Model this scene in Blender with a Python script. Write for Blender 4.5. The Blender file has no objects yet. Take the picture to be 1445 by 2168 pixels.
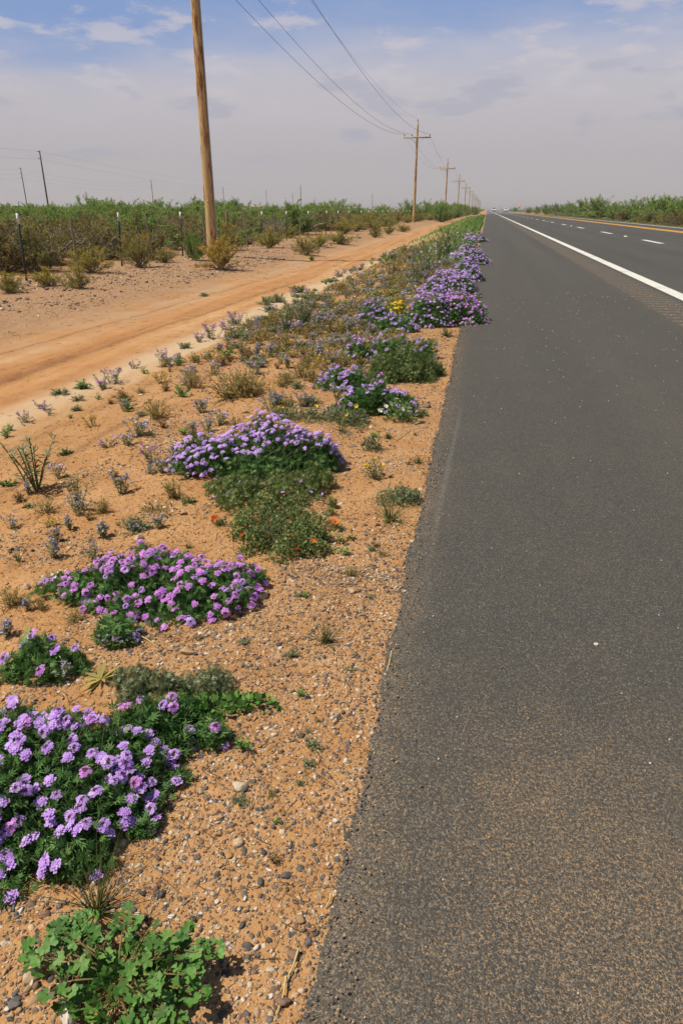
import bpy, math
import numpy as np
from mathutils import Vector

rs = np.random.RandomState
S = bpy.context.scene
COL = S.collection

# ------------------------------------------------------------------ camera model
IW, IH, FPX, CH = 1445, 2168, 1445.0, 1.3
TH = math.atan(640 / 1445)
YAW = math.atan(308 / (1445 * math.cos(TH) + 640 * math.sin(TH)))
FW = np.array([-math.sin(YAW) * math.cos(TH), math.cos(YAW) * math.cos(TH), -math.sin(TH)])
RT = np.array([math.cos(YAW), math.sin(YAW), 0.0])
UP = np.cross(RT, FW)

def project(p):
    v = np.asarray(p, float) - np.array([0, 0, CH])
    d = v @ FW
    return IW / 2 + FPX * (v @ RT) / d, IH / 2 - FPX * (v @ UP) / d, d

# ------------------------------------------------------------------ noise and ground height
_perm = rs(7).rand(256, 256)
def vnoise(x, y):
    x = np.asarray(x, float); y = np.asarray(y, float)
    xi = np.floor(x).astype(int); yi = np.floor(y).astype(int)
    fx = x - xi; fy = y - yi
    fx = fx * fx * (3 - 2 * fx); fy = fy * fy * (3 - 2 * fy)
    a = _perm[xi & 255, yi & 255]; b = _perm[(xi + 1) & 255, yi & 255]
    c = _perm[xi & 255, (yi + 1) & 255]; d = _perm[(xi + 1) & 255, (yi + 1) & 255]
    return a * (1 - fx) * (1 - fy) + b * fx * (1 - fy) + c * (1 - fx) * fy + d * fx * fy
def fbm(x, y, o=4):
    s = 0; a = .5
    for k in range(o):
        s = s + a * (vnoise(x + 17.3 * k, y - 9.1 * k) - .5); x = x * 2.03; y = y * 2.03; a *= .5
    return s
def sm(a, b, x):
    t = np.clip((x - a) / (b - a), 0, 1); return t * t * (3 - 2 * t)
def hgt(x, y):
    x = np.asarray(x, float); y = np.asarray(y, float)
    dip = -.13 * sm(-.9, -3.4, x) * (1 - sm(-5.2, -7.6, x))
    side = sm(-.22, -.6, x)
    near = 1 - sm(14, 40, np.hypot(x, y))
    z = dip - .012
    z = z + side * (.035 * fbm(x * 1.1, y * 1.1, 3) + near * (.022 * fbm(x * 6, y * 6, 3) + .012 * fbm(x * 26 + 5, y * 26, 2)))
    mod = .6 + 1.2 * fbm(x * .3, y * .5 + 7, 2)
    z = z - mod * .035 * (np.exp(-((x + 4.05 + .1 * np.sin(y * .3)) / .17) ** 2) + np.exp(-((x + 5.35 + .12 * np.sin(y * .25)) / .17) ** 2)) + mod * .015 * np.exp(-((x + 3.72 + .1 * np.sin(y * .3)) / .1) ** 2)
    z = z + sm(-9, -30, x) * .25 * fbm(x * .06, y * .06, 3)
    zr = -.06 - .1 * sm(16.5, 20, x) + .05 * fbm(x * .5, y * .5, 3)
    return np.where(x > -.05, np.where(x > 15.6, zr, -.08), z)
def ground(px, py):
    d = FW * FPX + RT * (px - IW / 2) + UP * (IH / 2 - py)
    z = 0.0
    for _ in range(6):
        t = (z - CH) / d[2]; x, y = d[0] * t, d[1] * t
        z = float(hgt(x, y))
    return x, y, z

# ------------------------------------------------------------------ mesh building
class MB:
    def __init__(s):
        s.v = []; s.n = 0; s.f = []; s.t = []; s.m = []
    def raw(s, V, F, tint=.5, mi=0):
        V = np.asarray(V, float).reshape(-1, 3); F = np.asarray(F, int)
        s.v.append(V); s.f.append(F + s.n); s.n += len(V)
        s.t.append(np.broadcast_to(np.asarray(tint, float), (len(F),)).copy()); s.m.append(np.full(len(F), mi))
        return s
    def inst(s, tpl, O, M, scale, tint=.5, mi=0):
        """copies of a template (V, F) at origins O with frames M (columns side, along, normal)"""
        V, F = tpl; O = np.asarray(O, float); n = len(O)
        if n == 0: return s
        sc = np.asarray(scale, float)
        if sc.ndim == 0: sc = np.full((n, 3), sc)
        elif sc.ndim == 1: sc = np.repeat(sc[:, None], 3, 1)
        P = V[None] * sc[:, None, :]
        P = np.einsum('nij,nvj->nvi', M, P) + O[:, None, :]
        FF = (F[None] + (np.arange(n) * len(V))[:, None, None]).reshape(-1, F.shape[1])
        t = np.repeat(np.broadcast_to(np.asarray(tint, float), (n,)), len(F))
        return s.raw(P.reshape(-1, 3), FF, t, mi)
    def tubes(s, paths, r0, r1, sides=3, tint=.5, mi=0):
        """paths (n, m, 3)"""
        P = np.asarray(paths, float); n, m, _ = P.shape
        D = np.gradient(P, axis=1); D /= np.linalg.norm(D, axis=2, keepdims=True) + 1e-9
        ref = np.where(np.abs(D[..., 2:3]) > .9, np.array([1., 0, 0]), np.array([0, 0, 1.]))
        A = np.cross(D, ref); A /= np.linalg.norm(A, axis=2, keepdims=True) + 1e-9
        B = np.cross(D, A)
        r0 = np.broadcast_to(np.asarray(r0, float), (n,)); r1 = np.broadcast_to(np.asarray(r1, float), (n,))
        R = r0[:, None] + (r1 - r0)[:, None] * np.linspace(0, 1, m)[None]
        ang = np.arange(sides) * 2 * math.pi / sides
        V = P[:, :, None] + R[:, :, None, None] * (np.cos(ang)[None, None, :, None] * A[:, :, None] + np.sin(ang)[None, None, :, None] * B[:, :, None])
        i = np.arange(m - 1)[:, None] * sides; j = np.arange(sides)[None]; k = (j + 1) % sides
        F = np.stack([i + j, i + k, i + sides + k, i + sides + j], -1).reshape(-1, 4)
        FF = (F[None] + (np.arange(n) * m * sides)[:, None, None]).reshape(-1, 4)
        t = np.repeat(np.broadcast_to(np.asarray(tint, float), (n,)), len(F))
        return s.raw(V.reshape(-1, 3), FF, t, mi)
    def box(s, c, size, tint=.5, mi=0, rz=0):
        x, y, z = np.asarray(size) / 2
        V = np.array([[-x, -y, -z], [x, -y, -z], [x, y, -z], [-x, y, -z], [-x, -y, z], [x, -y, z], [x, y, z], [-x, y, z]])
        c_, s_ = math.cos(rz), math.sin(rz)
        V = V @ np.array([[c_, s_, 0], [-s_, c_, 0], [0, 0, 1]]) + np.asarray(c)
        return s.raw(V, [[0, 3, 2, 1], [4, 5, 6, 7], [0, 1, 5, 4], [1, 2, 6, 5], [2, 3, 7, 6], [3, 0, 4, 7]], tint, mi)
    def lathe(s, prof, c=(0, 0, 0), sides=12, tint=.5, mi=0):
        pr = np.asarray(prof, float); a = np.arange(sides) * 2 * math.pi / sides
        V = np.stack([pr[:, 0, None] * np.cos(a), pr[:, 0, None] * np.sin(a), np.repeat(pr[:, 1, None], sides, 1)], -1).reshape(-1, 3) + np.asarray(c)
        m = len(pr); i = np.arange(m - 1)[:, None] * sides; j = np.arange(sides)[None]; k = (j + 1) % sides
        s.raw(V, np.stack([i + j, i + k, i + sides + k, i + sides + j], -1).reshape(-1, 4), tint, mi)
        return s
    def mesh(s, name, mats, smooth=False):
        me = bpy.data.meshes.new(name)
        V = np.concatenate(s.v); me.vertices.add(len(V)); me.vertices.foreach_set('co', V.astype(np.float32).ravel())
        loops = np.concatenate([f.ravel() for f in s.f]); tot = np.concatenate([np.full(len(f), f.shape[1]) for f in s.f])
        me.loops.add(len(loops)); me.loops.foreach_set('vertex_index', loops.astype(np.int32))
        me.polygons.add(len(tot)); st = np.concatenate([[0], np.cumsum(tot)[:-1]])
        me.polygons.foreach_set('loop_start', st.astype(np.int32))
        me.polygons.foreach_set('material_index', np.concatenate(s.m).astype(np.int32))
        if smooth: me.polygons.foreach_set('use_smooth', np.ones(len(tot), bool))
        for m in (mats if isinstance(mats, (list, tuple)) else [mats]): me.materials.append(m)
        a = me.attributes.new('tint', 'FLOAT', 'FACE'); a.data.foreach_set('value', np.concatenate(s.t).astype(np.float32))
        me.update(calc_edges=True); me.validate()
        return me
    def build(s, name, mats, parent=None, smooth=False):
        return link(name, s.mesh(name, mats, smooth), parent)

def link(name, me, parent=None):
    o = bpy.data.objects.new(name, me); COL.objects.link(o)
    if parent is not None: o.parent = parent
    return o
def tag(o, label=None, cat=None, group=None, kind=None):
    for k, v in (('label', label), ('category', cat), ('group', group), ('kind', kind)):
        if v: o[k] = v
    return o
def thing(name, loc, rz=0, scale=1, label=None, cat=None, group=None):
    o = bpy.data.objects.new(name, None); COL.objects.link(o)
    o.location = loc; o.rotation_euler = (0, 0, rz)
    o.scale = (scale,) * 3 if np.isscalar(scale) else scale
    o.empty_display_size = .1
    return tag(o, label, cat, group)
def copy_tree(o, parent=None):
    c = o.copy(); COL.objects.link(c)
    if parent is not None: c.parent = parent
    for ch in o.children: copy_tree(ch, c)
    return c

def nrm(a): return a / (np.linalg.norm(a, axis=-1, keepdims=True) + 1e-9)
def frames(along, up):
    y = nrm(np.asarray(along, float)); x = nrm(np.cross(y, up)); z = np.cross(x, y)
    return np.stack([x, y, z], -1)
def rdir(r, n): return nrm(r.normal(size=(n, 3)))

# leaf templates: along +y, normal +z
def T(V, F): return np.array(V, float), np.array(F, int)
LEAF = T([[0, 0, 0], [.5, .45, .06], [0, 1, -.08], [-.5, .45, .06]], [[0, 1, 2, 3]])
def cut_leaf():
    V = []; F = []
    for a, l, o in ((0, 1, 0), (.55, .7, .1), (-.55, .7, .1), (.95, .5, .02), (-.95, .5, .02)):
        c, s = math.cos(a), math.sin(a); w = .075; b = len(V)
        for (u, v, z) in ((0, 0, 0), (w, .5 * l, .03), (0, l, -.1 * l), (-w, .5 * l, .03)):
            V.append([u * c + v * s, o + v * c - u * s, z])
        F.append([b, b + 1, b + 2, b + 3])
    return T(V, F)
CUT = cut_leaf()
def palm_leaf():
    V = [[0, .32, -.03]]; F = []
    ang = np.linspace(-2.6, 2.6, 29)
    for i, a in enumerate(ang):
        lob = .5 + .5 * math.cos(a / 2.6 * math.pi * 5 * .5 * 2)
        r = .34 + .17 * lob * (1 - .25 * abs(a) / 2.6) + .015 * math.sin(i * 2.7)
        V.append([r * math.sin(a), .32 + r * math.cos(a), .10 * r * r * 4 * (0.6 + .4 * math.cos(a * 5)) - .02])
    for i in range(1, 29): F.append([0, i + 1, i])
    return T(V, F)
PALM = palm_leaf()

# ------------------------------------------------------------------ materials
class NT:
    def __init__(s, mat):
        s.t = mat.node_tree; s.N = s.t.nodes; s.L = s.t.links
    def n(s, typ, **kw):
        nd = s.N.new(typ)
        for k, v in kw.items():
            if k.startswith('i_'):
                key = k[2:]; nd.inputs[int(key) if key.isdigit() else key.replace('_', ' ')].default_value = v
            else: setattr(nd, k, v)
        return nd
    def l(s, a, b): s.L.new(a, b)
    def put(s, sock, v):
        if hasattr(v, 'is_linked') or hasattr(v, 'links'): s.L.new(v, sock)
        else: sock.default_value = v
    def math(s, op, a, b=0.0, c=None, clamp=False):
        nd = s.N.new('ShaderNodeMath'); nd.operation = op; nd.use_clamp = clamp
        s.put(nd.inputs[0], a); s.put(nd.inputs[1], b)
        if c is not None: s.put(nd.inputs[2], c)
        return nd.outputs[0]
    def mix(s, fac, a, b, mode='MIX'):
        nd = s.N.new('ShaderNodeMix'); nd.data_type = 'RGBA'; nd.blend_type = mode
        s.put(nd.inputs[0], fac)
        for k, v in ((6, a), (7, b)):
            if isinstance(v, tuple): v = (*v[:3], 1)
            s.put(nd.inputs[k], v)
        return nd.outputs[2]
    def ramp(s, fac, stops):
        nd = s.N.new('ShaderNodeValToRGB'); e = nd.color_ramp.elements
        while len(e) < len(stops): e.new(.5)
        for x, (p, c) in zip(e, stops):
            x.position = p; x.color = (*c, 1) if len(c) == 3 else c
        s.put(nd.inputs[0], fac); return nd.outputs[0]
    def step(s, a, b, x):
        nd = s.N.new('ShaderNodeMapRange'); nd.interpolation_type = 'SMOOTHSTEP'; nd.clamp = True
        s.put(nd.inputs[0], x); s.put(nd.inputs[1], a); s.put(nd.inputs[2], b); return nd.outputs[0]
    def noise(s, vec, scale, detail=3, rough=.55):
        nd = s.n('ShaderNodeTexNoise', i_Scale=scale, i_Detail=detail, i_Roughness=rough)
        if vec is not None: s.l(vec, nd.inputs['Vector'])
        return nd.outputs[0]
    def voro(s, vec, scale, out='Distance', feat='F1'):
        nd = s.n('ShaderNodeTexVoronoi', i_Scale=scale); nd.feature = feat
        s.l(vec, nd.inputs['Vector']); return nd.outputs[out]
def newmat(name):
    m = bpy.data.materials.new(name); m.use_nodes = True
    t = NT(m); b = t.N['Principled BSDF']; return m, t, b

def simple(name, c, rough=.7, metal=0, var=.0, scale=20):
    m, t, b = newmat(name); b.inputs['Roughness'].default_value = rough; b.inputs['Metallic'].default_value = metal
    if var:
        g = t.n('ShaderNodeTexCoord').outputs['Object']
        n = t.noise(g, scale, 4)
        t.l(t.mix(n, tuple(x * (1 - var) for x in c), tuple(min(1, x * (1 + var)) for x in c)), b.inputs['Base Color'])
    else: b.inputs['Base Color'].default_value = (*c, 1)
    return m
def leafmat(name, stops, trans=.3, rough=.6):
    m, t, b = newmat(name)
    a = t.n('ShaderNodeAttribute', attribute_name='tint').outputs['Fac']
    oi = t.n('ShaderNodeObjectInfo').outputs['Random']
    f = t.math('ADD', a, t.math('MULTIPLY', t.math('SUBTRACT', oi, .5), .3), clamp=True)
    c = t.ramp(f, stops); t.l(c, b.inputs['Base Color']); b.inputs['Roughness'].default_value = rough
    b.inputs['Specular IOR Level'].default_value = .3
    tr = t.n('ShaderNodeBsdfTranslucent'); t.l(t.mix(.5, c, (.5, .6, .1), 'MULTIPLY') if False else c, tr.inputs[0])
    mx = t.n('ShaderNodeMixShader', i_0=trans); t.l(b.outputs[0], mx.inputs[1]); t.l(tr.outputs[0], mx.inputs[2])
    t.l(mx.outputs[0], t.N['Material Output'].inputs[0]); return m

M = {}
M['verb_leaf'] = leafmat('verbena_leaf', [(0, (0.055, 0.125, 0.035)), (.5, (0.113, 0.238, 0.059)), (1, (0.250, 0.400, 0.113))])
M['verb_petal'] = leafmat('verbena_petal', [(0, (.46, .23, .70)), (.5, (.63, .37, .86)), (1, (.80, .60, .92))], .25, .7)
M['verb_pink'] = leafmat('verbena_pink_petal', [(0, (.54, .18, .64)), (.5, (.70, .29, .76)), (1, (.84, .48, .86))], .25, .7)
M['verb_center'] = leafmat('verbena_center', [(0, (.07, .03, .06)), (.5, (.16, .06, .12)), (1, (.22, .12, .15))], .1)
M['mallow'] = leafmat('mallow_leaf', [(0, (0.059, 0.141, 0.030)), (.5, (0.125, 0.267, 0.053)), (1, (0.217, 0.400, 0.092))], .3, .5)
M['globe'] = leafmat('globemallow_leaf', [(0, (0.093, 0.138, 0.038)), (.5, (0.185, 0.254, 0.076)), (1, (0.417, 0.384, 0.131))], .3)
M['herb'] = leafmat('herb_leaf', [(0, (0.084, 0.166, 0.039)), (.5, (0.166, 0.307, 0.071)), (1, (0.331, 0.498, 0.141))], .3)
M['greygreen'] = leafmat('greygreen_leaf', [(0, (0.112, 0.144, 0.062)), (.5, (0.237, 0.269, 0.131)), (1, (0.425, 0.450, 0.263))], .3)
M['olive'] = leafmat('olive_leaf', [(0, (0.204, 0.168, 0.050)), (.5, (0.348, 0.294, 0.096)), (1, (0.552, 0.444, 0.168))], .35)
M['brown'] = leafmat('dry_leaf', [(0, (0.144, 0.086, 0.036)), (.5, (0.288, 0.187, 0.079)), (1, (0.490, 0.346, 0.158))], .2)
M['lilac'] = leafmat('lilac_petal', [(0, (0.277, 0.227, 0.390)), (.5, (0.488, 0.406, 0.634)), (1, (0.747, 0.634, 0.878))], .2, .8)
M['grass'] = leafmat('grass_blade', [(0, (0.072, 0.102, 0.024)), (.5, (0.144, 0.192, 0.048)), (1, (0.408, 0.360, 0.144))], .3)
M['yellow'] = leafmat('yellow_petal', [(0, (.62, .40, .02)), (.5, (.75, .52, .03)), (1, (.8, .62, .05))], .25)
M['white'] = leafmat('white_petal', [(0, (.7, .7, .66)), (1, (.85, .85, .8))], .2)
M['orange'] = leafmat('orange_petal', [(0, (.68, .09, .015)), (.5, (.8, .14, .02)), (1, (.85, .2, .03))], .25)
M['stem'] = leafmat('green_stem', [(0, (0.091, 0.117, 0.039)), (1, (0.182, 0.195, 0.078))], .1)
M['redstem'] = leafmat('red_stem', [(0, (.20, .085, .035)), (1, (.24, .22, .08))], .1)
M['twig'] = leafmat('grey_twig', [(0, (0.211, 0.154, 0.104)), (1, (0.515, 0.421, 0.328))], .0)
M['creosote'] = leafmat('creosote_leaf', [(0, (.16, .17, .03)), (.45, (.30, .29, .045)), (.8, (.46, .38, .045)), (1, (.62, .43, .04))], .42)
M['scrubleaf'] = leafmat('scrub_leaf', [(0, (.105, .10, .032)), (.5, (.19, .17, .048)), (.85, (.29, .23, .055)), (1, (.46, .32, .05))], .35)
M['golden'] = leafmat('golden_leaf', [(0, (.30, .23, .03)), (.5, (.52, .36, .03)), (1, (.72, .48, .03))], .42)
#leafmat('creosote_leaf', [(0, (0.096, 0.105, 0.025)), (.45, (0.201, 0.201, 0.035)), (.8, (0.367, 0.298, 0.038)), (1, (0.630, 0.438, 0.035))], .3)
M['mesquite'] = leafmat('mesquite_leaf', [(0, (0.102, 0.173, 0.033)), (.5, (0.205, 0.338, 0.058)), (1, (0.368, 0.511, 0.102))], .35)
M['brush'] = leafmat('brush_leaf', [(0, (0.110, 0.123, 0.074)), (.5, (0.210, 0.210, 0.123)), (1, (0.370, 0.320, 0.210))], .2)
M['yucca'] = leafmat('yucca_leaf', [(0, (.3, .26, .05)), (1, (.5, .42, .13))], .25)
M['straw'] = simple('straw', (.62, .46, .17), .6, 0, .2, 40)
M['tpost'] = simple('green_steel', (.018, .035, .022), .5, 0, .3)
M['tcap'] = simple('white_paint', (.72, .72, .68), .6, 0, .1)
M['rust'] = simple('rusty_steel', (.13, .055, .025), .8, 0, .4)
M['stick'] = simple('weathered_stick', (.25, .19, .14), .9, 0, .35, 9)
M['wire'] = simple('wire', (.03, .03, .035), .6)
M['galv'] = simple('galvanised', (.35, .36, .37), .45, .6)
M['insul'] = simple('insulator', (.05, .045, .045), .3)
M['darkpole'] = simple('dark_pole', (.045, .035, .03), .8, 0, .2, 3)
M['carwhite'] = simple('car_white', (.75, .75, .74), .3)
M['glass'] = simple('car_glass', (.02, .022, .025), .1)
M['tyre'] = simple('tyre', (.02, .02, .02), .8)
M['bumper'] = simple('bumper', (.12, .04, .035), .5)
M['lamp'] = simple('headlight', (.8, .8, .76), .2)
M['signorange'] = simple('sign_orange', (.85, .30, .02), .5)
M['tank'] = simple('tank_tan', (.58, .46, .27), .6, 0, .08, 2)
M['linewhite'] = simple('line_white', (.70, .69, .62), .7, 0, .08, 8)
M['lineorange'] = simple('line_orange', (.80, .36, .035), .7, 0, .12, 5)

def worn(name, c):
    m, t, b = newmat(name); g = t.n('ShaderNodeNewGeometry').outputs['Position']
    n = t.math('ADD', t.math('MULTIPLY', t.noise(g, 55, 4, .7), .6), t.math('MULTIPLY', t.noise(g, 1.3, 4, .6), .4))
    k_ = t.mix(t.step(.52, .62, n), c, tuple(x * .45 + .03 for x in c)); t.l(k_, b.inputs['Base Color']); b.inputs['Roughness'].default_value = .75; return m
M['linewhite'] = worn('line_white', (.68, .66, .58)); M['lineorange'] = worn('line_orange', (.80, .36, .035))
def wood_pole():
    m, t, b = newmat('pole_wood')
    g = t.n('ShaderNodeTexCoord').outputs['Object']
    mp = t.n('ShaderNodeMapping'); mp.inputs['Scale'].default_value = (1, 1, .06); t.l(g, mp.inputs[0])
    streak = t.noise(mp.outputs[0], 34, 5, .65)
    mp2 = t.n('ShaderNodeMapping'); mp2.inputs['Scale'].default_value = (1, 1, .2); t.l(g, mp2.inputs[0])
    patch = t.noise(mp2.outputs[0], 5.5, 5, .7)
    c = t.ramp(streak, [(.3, (.34, .20, .08)), (.5, (.55, .37, .16)), (.7, (.68, .49, .24))])
    c = t.mix(t.step(.50, .60, patch), c, (.27, .115, .025))
    t.l(c, b.inputs['Base Color']); b.inputs['Roughness'].default_value = .75
    bp = t.n('ShaderNodeBump', i_Strength=.5, i_Distance=.02); t.l(streak, bp.inputs['Height']); t.l(bp.outputs[0], b.inputs['Normal'])
    return m
M['pole'] = wood_pole()

def ground_mat():
    m, t, b = newmat('desert_ground')
    g = t.n('ShaderNodeNewGeometry').outputs['Position']
    sp = t.n('ShaderNodeSeparateXYZ'); t.l(g, sp.inputs[0]); X, Y = sp.outputs[0], sp.outputs[1]
    big = t.noise(g, .55, 4); mid = t.noise(g, 3.2, 5); fine = t.noise(g, 45, 4, .65); fine2 = t.noise(g, 240, 3)
    wob = t.math('MULTIPLY', t.math('SUBTRACT', big, .5), 1.1)
    wob2 = t.math('MULTIPLY', t.math('SUBTRACT', mid, .5), .5)
    xw = t.math('ADD', t.math('ADD', X, wob), wob2)
    base = t.mix(t.step(.35, .65, mid), (.42, .212, .080), (.50, .275, .118))
    base = t.mix(t.math('MULTIPLY', t.step(.3, .8, fine), .6), base, (.35, .175, .07))
    # bare dirt track, redder and smoother, ruts along the road
    trackm = t.math('MULTIPLY', t.step(-6.1, -5.0, xw), t.math('SUBTRACT', 1, t.step(-3.55, -3.2, xw)))
    mpt = t.n('ShaderNodeMapping'); mpt.inputs['Scale'].default_value = (1, .07, 1); t.l(g, mpt.inputs[0])
    rut = t.math('ADD', t.math('MULTIPLY', t.noise(mpt.outputs[0], 2.6, 6, .65), .6), t.math('MULTIPLY', t.noise(g, 2.6, 8, .75), .4))
    tr = t.ramp(rut, [(.34, (.30, .13, .05)), (.45, (.43, .205, .08)), (.54, (.47, .25, .105)), (.62, (.52, .32, .16))])
    base = t.mix(t.math('MULTIPLY', trackm, .9), base, tr)
    # pale silt strip at the foot of the verge
    xs = t.math('ADD', X, t.math('MULTIPLY', t.math('SUBTRACT', mid, .5), .28))
    silt = t.math('MULTIPLY', t.step(-3.75, -3.35, xs), t.math('SUBTRACT', 1, t.step(-3.08, -2.98, xs)))
    base = t.mix(t.math('MULTIPLY', silt, t.step(.30, .55, t.noise(mpt.outputs[0], 1.1, 3))), base, (.54, .385, .235))
    base = t.mix(t.math('MULTIPLY', t.math('MULTIPLY', trackm, t.step(-4.4, -5.4, xw)), t.step(.35, .6, big)), base, (.41, .275, .165))
    # stony shelf along the fence
    st = t.math('MULTIPLY', t.math('SUBTRACT', 1, t.step(-6.2, -5.3, xw)), t.step(-11, -9.2, xw))
    vc = t.voro(g, 26, 'Color'); vd = t.voro(g, 26)
    vs = t.n('ShaderNodeSeparateXYZ'); t.l(vc, vs.inputs[0])
    stone = t.ramp(vs.outputs[0], [(0, (.12, .085, .075)), (.4, (.23, .15, .11)), (.7, (.36, .25, .17)), (1, (.52, .42, .32))])
    stm = t.math('MULTIPLY', st, t.math('MULTIPLY', t.step(.44, .30, vd), t.step(.35, .6, t.math('ADD', vs.outputs[1], t.math('MULTIPLY', t.math('SUBTRACT', mid, .5), .9)))))
    base = t.mix(t.math('MULTIPLY', st, .55), base, (.36, .225, .135))
    base = t.mix(stm, base, stone)
    # scattered small grit on the verge
    gd = t.voro(g, 75); gc = t.voro(g, 75, 'Color'); gs = t.n('ShaderNodeSeparateXYZ'); t.l(gc, gs.inputs[0])
    grit = t.ramp(gs.outputs[0], [(0, (.06, .05, .05)), (.35, (.16, .11, .09)), (.6, (.33, .2, .11)), (.8, (.5, .37, .24)), (1, (.62, .54, .44))])
    dens = t.math('ADD', t.math('MULTIPLY', t.step(-2.6, -.5, X), .38), t.math('MULTIPLY', t.math('SUBTRACT', mid, .5), .8))
    gm = t.math('MULTIPLY', t.step(.38, .26, gd), t.step(.62, .52, t.math('SUBTRACT', gs.outputs[1], dens)))
    gm = t.math('MULTIPLY', gm, t.math('SUBTRACT', 1, t.math('MULTIPLY', trackm, .93)))
    gm = t.math('MULTIPLY', gm, t.math('SUBTRACT', 1, t.math('MULTIPLY', silt, .9)))
    base = t.mix(t.math('MULTIPLY', gm, .85), base, grit)
    # right verge beyond the road: yellowish green weeds
    rv = t.step(15.8, 16.6, X)
    base = t.mix(t.math('MULTIPLY', rv, .75), base, t.mix(t.step(.4, .6, fine), (.13, .13, .035), (.30, .24, .06)))
    far = t.step(60, 160, t.n('ShaderNodeVectorMath', operation='LENGTH').outputs['Value'])
    t.l(base, b.inputs['Base Color']); b.inputs['Roughness'].default_value = .95; b.inputs['Specular IOR Level'].default_value = .15
    hgh = t.math('ADD', t.math('MULTIPLY', fine, .5), t.math('ADD', t.math('MULTIPLY', fine2, .18), t.math('MULTIPLY', gm, .35)))
    hgh = t.math('ADD', hgh, t.math('ADD', t.math('MULTIPLY', stm, .9), t.math('MULTIPLY', t.noise(g, 13, 4, .65), 1.1)))
    bp = t.n('ShaderNodeBump', i_Strength=.75, i_Distance=.016); t.l(hgh, bp.inputs['Height']); t.l(bp.outputs[0], b.inputs['Normal'])
    return m
M['ground'] = ground_mat()

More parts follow.
